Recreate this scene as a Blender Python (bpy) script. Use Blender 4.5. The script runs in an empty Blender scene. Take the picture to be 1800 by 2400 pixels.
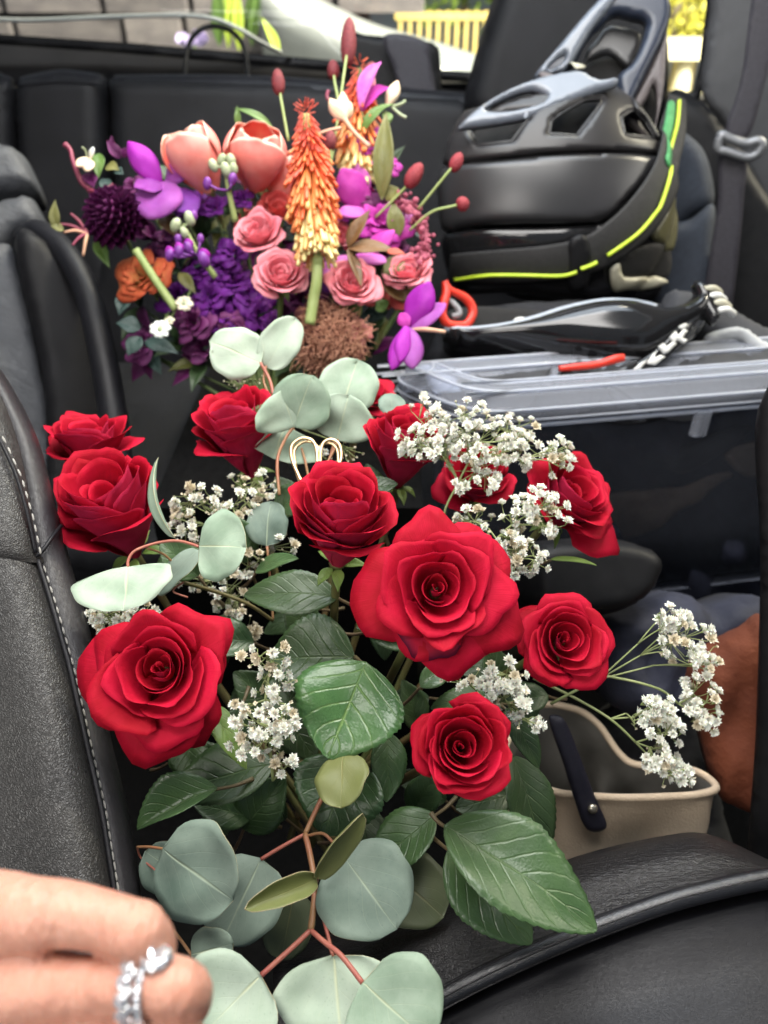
import bpy, bmesh, math, random
import numpy as np
from mathutils import Vector, Matrix, Quaternion
from mathutils import noise as mnoise
from mathutils.geometry import delaunay_2d_cdt

# ------------------------------------------------------------------ camera, world, lamps, exposure
SC = bpy.context.scene
COL = SC.collection
R = math.radians
PITCH = R(36.0)
CAM = Vector((0.0, 0.0, 1.15))
cam_data = bpy.data.cameras.new('camera')
cam = bpy.data.objects.new('camera', cam_data); COL.objects.link(cam)
cam.location = CAM; cam.rotation_euler = (R(90) - PITCH, 0, 0)
cam_data.sensor_fit = 'HORIZONTAL'; cam_data.sensor_width = 36.0; cam_data.lens = 36.0
cam_data.clip_start = 0.02; cam_data.clip_end = 200.0
cam_data.dof.use_dof = True; cam_data.dof.focus_distance = 0.47; cam_data.dof.aperture_fstop = 8.5
SC.camera = cam

world = bpy.data.worlds.new('World'); SC.world = world; world.use_nodes = True
bg = world.node_tree.nodes['Background']
bg.inputs['Color'].default_value = (0.74, 0.87, 1.0, 1); bg.inputs['Strength'].default_value = 0.20

def area(name, loc, target, sx, sy, power, color):
    l = bpy.data.lights.new(name, 'AREA'); l.shape = 'RECTANGLE'; l.size = sx; l.size_y = sy
    l.energy = power; l.color = color
    o = bpy.data.objects.new(name, l); COL.objects.link(o); o.location = loc
    o.rotation_euler = (Vector(target) - Vector(loc)).to_track_quat('-Z', 'Y').to_euler()
    return o
# daylight falling in through the windscreen, the sunroof and the side glass; added area lamps brighten the street behind the car
area('windscreen_light', (-0.55, -0.55, 1.62), (0.05, 0.50, 0.80), 0.8, 0.45, 10.0, (1.0, 0.955, 0.90))
area('sunroof_light', (0.0, 0.52, 1.75), (0.0, 0.54, 0.6), 0.8, 0.8, 18.0, (1.0, 0.975, 0.94))
area('rear_roof_light', (0.1, 1.15, 1.75), (0.1, 1.15, 0.6), 0.8, 0.6, 8.0, (0.80, 0.90, 1.0))
area('side_window_light', (1.25, 0.75, 1.35), (0.0, 0.6, 0.8), 0.9, 0.4, 4.0, (1.0, 0.96, 0.88))
area('street_fill_right', (3.2, 2.7, 4.6), (3.0, 8.5, 0.4), 3.5, 2.5, 3000.0, (1.0, 0.92, 0.70))  # added lamp standing in for daylight outside, no street lamp
area('street_fill_left', (-2.0, 2.7, 4.6), (-2.2, 7.0, 0.9), 3.0, 2.0, 15.0, (0.95, 0.97, 1.0))

SC.view_settings.view_transform = 'Standard'
try: SC.view_settings.look = 'None'
except Exception: pass
SC.view_settings.gamma = 1.0; SC.view_settings.exposure = 0.20
SC.view_settings.use_curve_mapping = False
SC.render.engine = 'CYCLES'
SC.cycles.use_denoising = True
SC.cycles.use_adaptive_sampling = True; SC.cycles.adaptive_threshold = 0.025
SC.cycles.max_bounces = 6; SC.cycles.transparent_max_bounces = 12; SC.cycles.transmission_bounces = 8
SC.cycles.sample_clamp_indirect = 6.0
SC.cycles.caustics_reflective = False; SC.cycles.caustics_refractive = False

# ------------------------------------------------------------------ helpers
FW = Vector((0, math.cos(PITCH), -math.sin(PITCH)))
UP = Vector((0, math.sin(PITCH), math.cos(PITCH)))
RT = Vector((1, 0, 0))
FPX = 1800.0
def ray(u, v): return FW + RT * ((u - 900.0) / FPX) - UP * ((v - 1200.0) / FPX)
def P(u, v, d): return CAM + ray(u, v) * d            # a point d metres in front of the lens plane
def Pz(u, v, z):
    r = ray(u, v); return CAM + r * ((z - CAM.z) / r.z)
def Py(u, v, y):
    r = ray(u, v); return CAM + r * (y / r.y)
def px(n, d): return n / FPX * d                       # n photo pixels at depth d, in metres
def cdir(r, u, t): return (RT * r + UP * u - FW * t).normalized()   # right, up, towards the lens
def depth_of(p): return (Vector(p) - CAM).dot(FW)

def link(o, parent=None):
    COL.objects.link(o)
    if parent is not None: o.parent = parent
    return o
def tag(o, label=None, cat=None, group=None, kind=None):
    if label: o['label'] = label
    if cat: o['category'] = cat
    if group: o['group'] = group
    if kind: o['kind'] = kind
    return o
def thing(name, label, cat, loc, group=None):
    o = bpy.data.objects.new(name, None); o.empty_display_size = 0.02
    COL.objects.link(o); o.location = loc
    return tag(o, label, cat, group)
def origin_of(parent):
    p = Vector((0, 0, 0)); q = parent
    while q is not None: p += q.location; q = q.parent
    return p
def mk(name, verts, faces, mats, parent=None, smooth=True, fmat=None, uv=None, loc=None):
    """one mesh object; verts are given in world space"""
    base = origin_of(parent) if parent is not None else Vector((0, 0, 0))
    off = base
    o_loc = Vector((0, 0, 0))
    if parent is None and loc is not None: o_loc = Vector(loc); off = o_loc
    me = bpy.data.meshes.new(name)
    vv = np.asarray(verts, dtype=float).reshape(-1, 3) - np.array(off)
    me.from_pydata(vv.tolist(), [], [tuple(f) for f in faces])
    if not isinstance(mats, (list, tuple)): mats = [mats]
    for m in mats: me.materials.append(m)
    if smooth: me.polygons.foreach_set('use_smooth', [True] * len(me.polygons))
    if fmat is not None: me.polygons.foreach_set('material_index', list(fmat))
    if uv is not None:
        lay = me.uv_layers.new(name='UVMap')
        idx = np.empty(len(me.loops), dtype=np.int32); me.loops.foreach_get('vertex_index', idx)
        lay.data.foreach_set('uv', np.asarray(uv, dtype=np.float32)[idx].ravel())
    me.update()
    o = bpy.data.objects.new(name, me); o.location = o_loc
    return link(o, parent)
def gridfaces(nr, nc, off=0, wrap=False, flip=False):
    f = []
    for i in range(nr - 1):
        for j in range(nc if wrap else nc - 1):
            k = (j + 1) % nc
            q = (off + i * nc + j, off + i * nc + k, off + (i + 1) * nc + k, off + (i + 1) * nc + j)
            f.append(q[::-1] if flip else q)
    return f
def crom(pts, n, closed=False):
    """n samples on a Catmull-Rom curve through pts"""
    p = np.array([list(q) for q in pts], dtype=float); m = len(p)
    out = []
    segs = m if closed else m - 1
    for k in range(n):
        x = k * segs / (n if closed else (n - 1)); i = min(int(x), segs - 1); t = x - i
        if closed: a, b, c, d = p[(i - 1) % m], p[i % m], p[(i + 1) % m], p[(i + 2) % m]
        else: a, b, c, d = p[max(i - 1, 0)], p[i], p[min(i + 1, m - 1)], p[min(i + 2, m - 1)]
        out.append(.5 * ((2 * b) + (c - a) * t + (2 * a - 5 * b + 4 * c - d) * t * t + (3 * b - a - 3 * c + d) * t ** 3))
    return np.array(out)
class MB:
    """collects pieces of one mesh"""
    def __init__(s): s.v = []; s.f = []; s.m = []
    def add(s, v, f, m=0):
        o = len(s.v); s.v.extend([tuple(q) for q in v]); s.f.extend([tuple(i + o for i in q) for q in f]); s.m.extend([m] * len(f)); return s
    def tube(s, pts, rad, segs=8, n=None, m=0, cap=True):
        pts = [Vector(p) for p in pts]
        rr = list(rad) if isinstance(rad, (list, tuple, np.ndarray)) else [rad] * len(pts)
        if n is None: n = max(2, (len(pts) - 1) * 5 + 1) if len(pts) > 2 else 2
        c = crom(pts, n); r = np.interp(np.linspace(0, len(rr) - 1, n), range(len(rr)), rr)
        v = []; prev = None
        for i in range(n):
            t = Vector(c[min(i + 1, n - 1)] - c[max(i - 1, 0)])
            if t.length < 1e-9: t = Vector((0, 0, 1))
            t.normalize()
            if prev is None: x = t.orthogonal().normalized()
            else:
                x = prev - t * prev.dot(t)
                x = x.normalized() if x.length > 1e-6 else t.orthogonal().normalized()
            prev = x; y = t.cross(x); ce = Vector(c[i])
            for k in range(segs):
                a = 2 * math.pi * k / segs
                v.append(ce + (x * math.cos(a) + y * math.sin(a)) * float(r[i]))
        f = gridfaces(n, segs, wrap=True)
        if cap:
            f.append(tuple(range(segs))[::-1]); f.append(tuple((n - 1) * segs + k for k in range(segs)))
        return s.add(v, f, m)
    def box(s, c, x, y, z, m=0):
        c = Vector(c); x = Vector(x); y = Vector(y); z = Vector(z)
        v = [c + x * a + y * b + z * d for d in (-1, 1) for b in (-1, 1) for a in (-1, 1)]
        return s.add(v, [(0, 2, 3, 1), (4, 5, 7, 6), (0, 1, 5, 4), (2, 6, 7, 3), (1, 3, 7, 5), (0, 4, 6, 2)], m)
    def ell(s, c, rx, ry, rz, ax=None, seg=12, rings=8, m=0, fn=None):
        """ellipsoid; ax = 3 axes"""
        c = Vector(c); ax = ax or (Vector((1, 0, 0)), Vector((0, 1, 0)), Vector((0, 0, 1)))
        v = []
        for i in range(rings + 1):
            ph = math.pi * i / rings
            for k in range(seg):
                a = 2 * math.pi * k / seg
                q = fn(ph, a) if fn else 1.0
                v.append(c + (ax[0] * rx * math.sin(ph) * math.cos(a) + ax[1] * ry * math.sin(ph) * math.sin(a) + ax[2] * rz * math.cos(ph)) * q)
        return s.add(v, gridfaces(rings + 1, seg, wrap=True, flip=True), m)
    def obj(s, name, mats, parent=None, smooth=True, loc=None):
        return mk(name, s.v, s.f, mats, parent, smooth, s.m, loc=loc)
def bevel(o, w, seg=2, ang=35):
    b = o.modifiers.new('bevel', 'BEVEL'); b.width = w; b.segments = seg; b.limit_method = 'ANGLE'; b.angle_limit = R(ang); b.use_clamp_overlap = True
    return o
def frame_from(z, hint=None):
    z = Vector(z).normalized(); h = Vector(hint) if hint is not None else RT
    x = h - z * h.dot(z)
    if x.length < 1e-4: x = z.orthogonal()
    x.normalize(); return x, z.cross(x), z

# ------------------------------------------------------------------ materials
def new_mat(name):
    m = bpy.data.materials.new(name); m.use_nodes = True
    nt = m.node_tree; b = nt.nodes['Principled BSDF']
    return m, nt, b
def setp(b, **k):
    n = {'base': 'Base Color', 'rough': 'Roughness', 'metal': 'Metallic', 'spec': 'Specular IOR Level', 'sheen': 'Sheen Weight',
         'sheen_rough': 'Sheen Roughness', 'sheen_tint': 'Sheen Tint', 'sss': 'Subsurface Weight', 'sssr': 'Subsurface Radius', 'ssss': 'Subsurface Scale', 'coat': 'Coat Weight',
         'coat_rough': 'Coat Roughness', 'trans': 'Transmission Weight', 'ior': 'IOR', 'alpha': 'Alpha', 'emit': 'Emission Color', 'emits': 'Emission Strength'}
    for a, v in k.items():
        s = b.inputs[n[a]]
        if a in ('base', 'emit', 'sheen_tint'): v = tuple(v) + (1,) if len(v) == 3 else v
        s.default_value = v
def node(nt, t, **k):
    n = nt.nodes.new(t)
    for a, v in k.items(): setattr(n, a, v)
    return n
def ramp(nt, fac, stops):
    r = node(nt, 'ShaderNodeValToRGB'); e = r.color_ramp.elements
    e[0].position = stops[0][0]; e[0].color = tuple(stops[0][1]) + (1,)
    e[1].position = stops[-1][0]; e[1].color = tuple(stops[-1][1]) + (1,)
    for p_, c in stops[1:-1]:
        q = e.new(p_); q.color = tuple(c) + (1,)
    nt.links.new(fac, r.inputs['Fac']); return r.outputs['Color']
def noise_fac(nt, scale, detail=4, coord='Object', rough=.55, stretch=None):
    tc = node(nt, 'ShaderNodeTexCoord'); n = node(nt, 'ShaderNodeTexNoise')
    n.inputs['Scale'].default_value = scale; n.inputs['Detail'].default_value = detail; n.inputs['Roughness'].default_value = rough
    src = tc.outputs[coord]
    if stretch:
        mp = node(nt, 'ShaderNodeMapping'); mp.inputs['Scale'].default_value = stretch
        nt.links.new(src, mp.inputs['Vector']); src = mp.outputs['Vector']
    nt.links.new(src, n.inputs['Vector']); return n.outputs['Fac']
def bump(nt, b, h, strength, dist=.001, base=None):
    n = node(nt, 'ShaderNodeBump'); n.inputs['Strength'].default_value = strength; n.inputs['Distance'].default_value = dist
    nt.links.new(h, n.inputs['Height'])
    if base is not None: nt.links.new(base, n.inputs['Normal'])
    nt.links.new(n.outputs['Normal'], b.inputs['Normal']); return n.outputs['Normal']
def mix(nt, fac, a, b, mode='MIX'):
    n = node(nt, 'ShaderNodeMix', data_type='RGBA', blend_type=mode)
    for s, v in ((n.inputs[0], fac), (n.inputs[6], a), (n.inputs[7], b)):
        if hasattr(v, 'is_linked'): nt.links.new(v, s)
        elif isinstance(v, (int, float)): s.default_value = v
        else: s.default_value = tuple(v) + (1,) if len(v) == 3 else v
    return n.outputs[2]
def math_n(nt, op, a, b=None, c=None, clamp=False):
    n = node(nt, 'ShaderNodeMath', operation=op, use_clamp=clamp)
    for i, v in enumerate((a, b, c)):
        if v is None: continue
        if hasattr(v, 'is_linked'): nt.links.new(v, n.inputs[i])
        else: n.inputs[i].default_value = v
    return n.outputs[0]
def varied(name, c1, c2, scale=40, rough=.5, bumpd=0, bscale=None, rnd=0.0, **k):
    """a plain material whose colour wanders between two tones, with a little relief"""
    m, nt, b = new_mat(name)
    f = noise_fac(nt, scale)
    c = ramp(nt, f, [(.3, c1), (.7, c2)])
    if rnd:
        oi = node(nt, 'ShaderNodeObjectInfo'); hs = node(nt, 'ShaderNodeHueSaturation')
        v = math_n(nt, 'MULTIPLY_ADD', oi.outputs['Random'], rnd, 1 - rnd / 2)
        nt.links.new(v, hs.inputs['Value']); nt.links.new(c, hs.inputs['Color'])
        h = math_n(nt, 'MULTIPLY_ADD', oi.outputs['Random'], rnd * .05, .5 - rnd * .025); nt.links.new(h, hs.inputs['Hue'])
        c = hs.outputs['Color']
    nt.links.new(c, b.inputs['Base Color']); setp(b, rough=rough, **k)
    if bumpd: bump(nt, b, noise_fac(nt, bscale or scale * 6, 3), .8, bumpd)
    return m
def petal_mat(name, c1, c2, tip=None, rough=.55, sss=.15, sheen=.25, veins=14, tipstart=.75, centre=None):
    """petal: UV.y runs base to rim, UV.x across; fine lengthwise veins, tone shift to the rim"""
    m, nt, b = new_mat(name)
    uv = node(nt, 'ShaderNodeUVMap'); sp = node(nt, 'ShaderNodeSeparateXYZ'); nt.links.new(uv.outputs['UV'], sp.inputs[0])
    f = noise_fac(nt, 60, 3)
    oi = node(nt, 'ShaderNodeObjectInfo')
    f = math_n(nt, 'MULTIPLY_ADD', oi.outputs['Random'], .35, math_n(nt, 'SUBTRACT', f, .17))
    c = ramp(nt, f, [(.25, c1), (.8, c2)])
    if centre:
        d = math_n(nt, 'ABSOLUTE', math_n(nt, 'SUBTRACT', sp.outputs[0], .5))
        d = math_n(nt, 'SUBTRACT', 1.0, math_n(nt, 'MULTIPLY', d, 9.0), clamp=True)
        d = math_n(nt, 'MULTIPLY', d, math_n(nt, 'SUBTRACT', 1.0, sp.outputs[1], clamp=True))
        c = mix(nt, math_n(nt, 'MULTIPLY', d, .9), c, centre)
    if tip:
        ax = math_n(nt, 'ABSOLUTE', math_n(nt, 'MULTIPLY_ADD', sp.outputs[0], 2.0, -1.0))
        e = math_n(nt, 'MAXIMUM', sp.outputs[1], math_n(nt, 'MULTIPLY', ax, sp.outputs[1]))
        t = node(nt, 'ShaderNodeMapRange'); t.inputs['From Min'].default_value = tipstart; t.inputs['From Max'].default_value = 1.0
        nt.links.new(e, t.inputs['Value']); c = mix(nt, t.outputs[0], c, tip)
    nt.links.new(c, b.inputs['Base Color'])
    setp(b, rough=rough, sss=sss, sssr=(.02, .006, .006), ssss=.08, sheen=sheen, sheen_rough=.4, sheen_tint=c2, spec=.14)
    if veins:
        w = node(nt, 'ShaderNodeTexNoise'); mp = node(nt, 'ShaderNodeMapping'); mp.inputs['Scale'].default_value = (veins * 5, 2.5, 1)
        nt.links.new(uv.outputs['UV'], mp.inputs['Vector']); nt.links.new(mp.outputs['Vector'], w.inputs['Vector']); w.inputs['Scale'].default_value = 1.0; w.inputs['Detail'].default_value = 3
        bump(nt, b, w.outputs['Fac'], .4, .0006)
    return m
def leaf_mat(name, c1, c2, vein, rough=.35, nv=7, slope=.55, vw=.10, spec=.5, bumpd=.0012, spots=0.0, cell=True, sss=0.0, veinmix=.7, lat_amt=.6):
    """leaf: UV.x base to tip, UV.y across; midrib, side veins, a net of fine cells"""
    m, nt, b = new_mat(name)
    uv = node(nt, 'ShaderNodeUVMap'); sp = node(nt, 'ShaderNodeSeparateXYZ'); nt.links.new(uv.outputs['UV'], sp.inputs[0])
    t = sp.outputs[0]; s = math_n(nt, 'ABSOLUTE', math_n(nt, 'MULTIPLY_ADD', sp.outputs[1], 2.0, -1.0))
    wob = noise_fac(nt, 25, 2)
    wob = math_n(nt, 'MULTIPLY_ADD', wob, .10, -.05)
    ph = math_n(nt, 'ADD', math_n(nt, 'MULTIPLY_ADD', s, -slope * .6, t), wob)
    fr = math_n(nt, 'FRACT', math_n(nt, 'MULTIPLY', ph, nv))
    dv = math_n(nt, 'ABSOLUTE', math_n(nt, 'SUBTRACT', fr, .5))
    lat = math_n(nt, 'SUBTRACT', 1.0, math_n(nt, 'DIVIDE', dv, vw), clamp=True)
    lat = math_n(nt, 'MULTIPLY', lat, math_n(nt, 'SUBTRACT', 1.0, math_n(nt, 'MULTIPLY', s, .8), clamp=True))
    mid = math_n(nt, 'SUBTRACT', 1.0, math_n(nt, 'MULTIPLY', math_n(nt, 'ADD', s, wob), 1 / .035), clamp=True)
    mid = math_n(nt, 'MULTIPLY', mid, math_n(nt, 'SUBTRACT', 1.05, math_n(nt, 'MULTIPLY', t, .7)))
    v = math_n(nt, 'MAXIMUM', math_n(nt, 'MULTIPLY', lat, lat_amt), mid)
    oi = node(nt, 'ShaderNodeObjectInfo')
    f = math_n(nt, 'MULTIPLY_ADD', oi.outputs['Random'], .4, math_n(nt, 'SUBTRACT', noise_fac(nt, 42, 5), .2))
    c = ramp(nt, f, [(.2, c1), (.8, c2)])
    if spots:
        sf = noise_fac(nt, 900, 2); sf = math_n(nt, 'GREATER_THAN', sf, .66)
        c = mix(nt, math_n(nt, 'MULTIPLY', sf, spots), c, tuple(x * .7 for x in c1))
    c = mix(nt, math_n(nt, 'MULTIPLY', v, veinmix), c, vein)
    nt.links.new(c, b.inputs['Base Color'])
    rn = math_n(nt, 'MULTIPLY_ADD', noise_fac(nt, 60, 3), .25, rough - .12); nt.links.new(rn, b.inputs['Roughness'])
    setp(b, spec=spec, sss=sss, sssr=(.004, .008, .002), ssss=.1)
    hgt = math_n(nt, 'MULTIPLY', v, -1.0)
    nn = bump(nt, b, hgt, .6, bumpd)
    if cell:
        vo = node(nt, 'ShaderNodeTexVoronoi', feature='DISTANCE_TO_EDGE'); vo.inputs['Scale'].default_value = 420
        tc = node(nt, 'ShaderNodeTexCoord'); nt.links.new(tc.outputs['Object'], vo.inputs['Vector'])
        bump(nt, b, vo.outputs['Distance'], .25, bumpd * .6, nn)
    return m
def leather_mat(name, c1, c2, rough=.42, grain=900, depth=.0006, wr=0.0, wscale=18, spec=.5):
    m, nt, b = new_mat(name)
    c = ramp(nt, noise_fac(nt, 14, 4), [(.3, c1), (.7, c2)]); nt.links.new(c, b.inputs['Base Color'])
    setp(b, spec=spec)
    rn = math_n(nt, 'MULTIPLY_ADD', noise_fac(nt, 35, 4), .22, rough - .11); nt.links.new(rn, b.inputs['Roughness'])
    vo = node(nt, 'ShaderNodeTexVoronoi', feature='DISTANCE_TO_EDGE'); vo.inputs['Scale'].default_value = grain; vo.inputs['Randomness'].default_value = 1
    tc = node(nt, 'ShaderNodeTexCoord')
    nz = node(nt, 'ShaderNodeTexNoise'); nz.inputs['Scale'].default_value = grain * .35; nt.links.new(tc.outputs['Object'], nz.inputs['Vector'])
    mp = mix(nt, .006, tc.outputs['Object'], nz.outputs['Color'], 'ADD')
    nt.links.new(mp, vo.inputs['Vector'])
    h = math_n(nt, 'MINIMUM', vo.outputs['Distance'], .25)
    nn = bump(nt, b, h, .8, depth * 2.2)
    if wr:
        bump(nt, b, noise_fac(nt, wscale, 5, stretch=(1, 3, 1)), .9, wr, nn)
    return m
# ------------------------------------------------------------------ flower builders
def petal(name, parent, org, ax, S, r0, h, alpha, phi, flare, roll, close, point, sidecurl, wav, seed, mats, ns=10, na=13, base_r=.06, thick=.012, dent=0.0, shift=(0, 0)):
    """one petal as a thin closed shell round the flower's axis; S = size of one unit in metres"""
    rg = random.Random(seed)
    w1, w2, p1, p2 = rg.uniform(2.2, 3.6), rg.uniform(5, 9), rg.uniform(0, 6.28), rg.uniform(0, 6.28)
    asym = rg.uniform(-.12, .12)
    X, Y, Z = ax
    pos = np.zeros((ns, na, 3))
    s = np.linspace(0, 1, ns)[:, None]; a = np.linspace(-1, 1, na)[None, :]
    s = s ** .85
    side = np.abs(a)
    smax = 1 - .24 * side ** 3.2 + point * np.exp(-((a - asym) / .22) ** 2) + dent * (np.sin(w2 * a + p2) * .022 + np.sin(w2 * 3.1 * a + p1) * .010)
    ss = s * smax
    width = .30 + .70 * np.clip(ss * 1.35, 0, 1) ** .7
    th = phi + alpha * a * width
    cup = base_r + (r0 - base_r) * (1 - (1 - np.clip(ss, 0, 1)) ** 2.4)
    cup = cup * (1 - close * np.clip(ss, 0, 1) ** 3)
    fl = np.clip((ss - .42) / .58, 0, 1.2)
    rho = cup + flare * fl ** 1.5
    z = h * np.clip(ss, 0, 1.2) ** .85 - roll * fl ** 2.4 - sidecurl * side ** 3 * fl
    rho = rho * (1 + .07 * a) + sidecurl * .35 * side ** 4 * fl
    lip = np.clip((ss - .86) / .14, 0, 1.2)
    rho = rho + .030 * lip ** 2 + wav * np.sin(w1 * a * 2 + p1) * ss ** 3 + wav * .6 * np.sin(w2 * a + p2) * ss ** 5
    z = z - .012 * lip ** 2 + wav * .8 * np.sin(w2 * a + p1) * ss ** 4
    px_ = rho * np.cos(th) + shift[0] * np.clip(ss, 0, 1) ** 2; py_ = rho * np.sin(th) + shift[1] * np.clip(ss, 0, 1) ** 2
    pos = np.stack([px_, py_, z], -1)
    # second skin, a petal's thickness outside the first, thinner at the rim
    du = np.gradient(pos, axis=0); dv = np.gradient(pos, axis=1)
    n = np.cross(du, dv); n /= np.maximum(np.linalg.norm(n, axis=-1, keepdims=True), 1e-9)
    out = pos - n * thick * (np.clip(1.15 - ss, .2, 1)[..., None])
    M = np.array([list(X), list(Y), list(Z)])
    v1 = (pos.reshape(-1, 3) * S) @ M + np.array(org); v2 = (out.reshape(-1, 3) * S) @ M + np.array(org)
    k = ns * na
    f1 = [t_ for q in gridfaces(ns, na, 0) for t_ in ((q[0], q[1], q[2]), (q[0], q[2], q[3]))]
    f2 = [(a_ + k, c_ + k, b_ + k) for a_, b_, c_ in f1]
    rim = []
    for j in range(na - 1):
        q = (ns - 1) * na + j; rim.append((q, q + 1, q + 1 + k, q + k))
    for i in range(ns - 1):
        q = i * na; rim.append((q, q + na, q + na + k, q + k)); q = i * na + na - 1; rim.append((q + na, q, q + k, q + na + k))
    uv1 = np.stack([np.broadcast_to((a + 1) / 2, (ns, na)), np.broadcast_to(s, (ns, na))], -1).reshape(-1, 2)
    faces = f1 + f2 + rim
    fm = [0] * len(f1) + [min(1, len(mats) - 1)] * len(f2) + [0] * len(rim)
    return mk(name, np.vstack([v1, v2]), faces, mats, parent, True, fm, np.vstack([uv1, uv1]))

def leaf(name, parent, base, tip, width, nrm, kind, mats, bend=.08, fold=.08, curl=0.0, seed=0, side=0.0, notch=0.0, n0=0.0, rows=None, thick=.0005, rimmat=True, twist=0.0):
    """leaf blade from base to tip; nrm = direction its upper face looks at; curl rolls it across"""
    rg = random.Random(seed)
    base = Vector(base); tip = Vector(tip); x = tip - base; L = x.length; x.normalize()
    z = Vector(nrm); z = (z - x * z.dot(x)).normalized(); y = z.cross(x)
    nr = rows or (44 if kind == 'rose' else 22); ncol = 11
    t = np.linspace(0, 1, nr)[:, None]; s = np.linspace(-1, 1, ncol)[None, :]
    if kind == 'rose':
        w = np.sin(np.pi * np.clip(t, 0, 1) ** .82) ** .78 * (1 - .10 * t)
        teeth = 15
        saw = (t * teeth) % 1.0
        w = w * (1 + .055 * (saw - .5))
        xt = t + .012 * (saw) * np.abs(s) ** 3
    elif kind == 'euc':
        tt = np.clip(t, 0, 1)
        w = (np.clip(1 - (2 * tt ** .92 - 1) ** 2, 0, 1)) ** .5
        w = w * (1 - .12 * (tt - .5))
        xt = t * (1 - notch * np.exp(-((s - n0) / .22) ** 2) * t ** 5)
        xt = .5 - .5 * np.cos(np.pi * np.clip(xt, 0, 1)) * 1.0 if False else xt
    elif kind == 'spear':
        w = np.sin(np.pi * t ** .75) ** 1.1 ; xt = t + 0 * s
    elif kind == 'petal':
        w = np.sin(np.pi * np.clip(t, 0, 1) ** 1.15 * .97 + .02) ** .6; xt = t * (1 - .06 * np.abs(s) ** 2) - notch * np.exp(-((s - n0) / .25) ** 2) * t ** 6
    else:
        w = np.sin(np.pi * t ** .9) ** .65; xt = t + 0 * s
    p1, p2 = rg.uniform(0, 6), rg.uniform(0, 6)
    yy = s * w * width * .5
    zz = bend * L * 4 * t * (1 - t) * np.ones_like(s) + fold * width * np.abs(s) * w
    zz = zz + curl * width * (s ** 2) * w + side * width * s * w
    zz = zz + .030 * width * np.sin(5 * t + 3 * s + p1) * w + .015 * width * np.sin(9 * t - 4 * s + p2) * w
    if kind == 'euc': yy = yy * (1 + .05 * np.sin(4 * t + p1) * np.sign(s) + .022 * np.sin(17 * t + p2 * np.sign(s)))
    zz = zz + .012 * width * np.sin(11 * t * np.sign(s + .01) + p2) * np.abs(s) * w
    yy = yy * (1 - .25 * min(1, abs(curl)) * s ** 2) + twist * width * (t - .5) * 0
    if twist:
        ang = twist * (t - .5) + 0 * s; yy, zz = yy * np.cos(ang) - zz * np.sin(ang), yy * np.sin(ang) + zz * np.cos(ang)
    M = np.array([list(x), list(y), list(z)])
    pos = np.stack([xt * L + 0 * s, yy, zz], -1).reshape(-1, 3) @ M + np.array(base)
    uv = np.stack([np.broadcast_to(t, (nr, ncol)), np.broadcast_to(s * .5 + .5, (nr, ncol))], -1).reshape(-1, 2)
    o = mk(name, pos, gridfaces(nr, ncol), mats, parent, True, None, uv)
    if thick:
        so = o.modifiers.new('thickness', 'SOLIDIFY'); so.thickness = thick; so.offset = -1
        if len(o.data.materials) > 1: so.material_offset_rim = 1
    return o

RED_F = petal_mat('rose_red_petal', (.27, .0015, .010), (.46, .005, .030), rough=.72, sheen=.22, sss=.06)
RED_B = petal_mat('rose_red_petal_outside', (.29, .007, .030), (.42, .018, .068), rough=.68, sheen=.35, sss=.06)
STEM_G = varied('green_stem', (.06, .11, .025), (.13, .17, .05), 60, .5)
STEM_B = varied('brown_rose_stem', (.12, .07, .03), (.10, .12, .035), 30, .5)
SEPAL = leaf_mat('sepal_green', (.10, .18, .03), (.20, .30, .07), (.35, .42, .15), rough=.45, nv=4)

def sepals(parent, org, ax, S, seed, mats, n=5, L=.75, up=.1):
    rg = random.Random(seed); X, Y, Z = ax
    for k in range(n):
        a = 2 * math.pi * k / n + rg.uniform(-.3, .3)
        d = X * math.cos(a) + Y * math.sin(a)
        b = org + d * .10 * S - Z * .02 * S
        tpt = b + (d * rg.uniform(.45, .7) + Z * rg.uniform(-.45, up)) * S * L
        leaf('sepal', parent, b, tpt, .22 * S, (d * .4 + Z).normalized(), 'spear', mats, bend=.15, fold=.15, seed=seed + k, rows=12)

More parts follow.
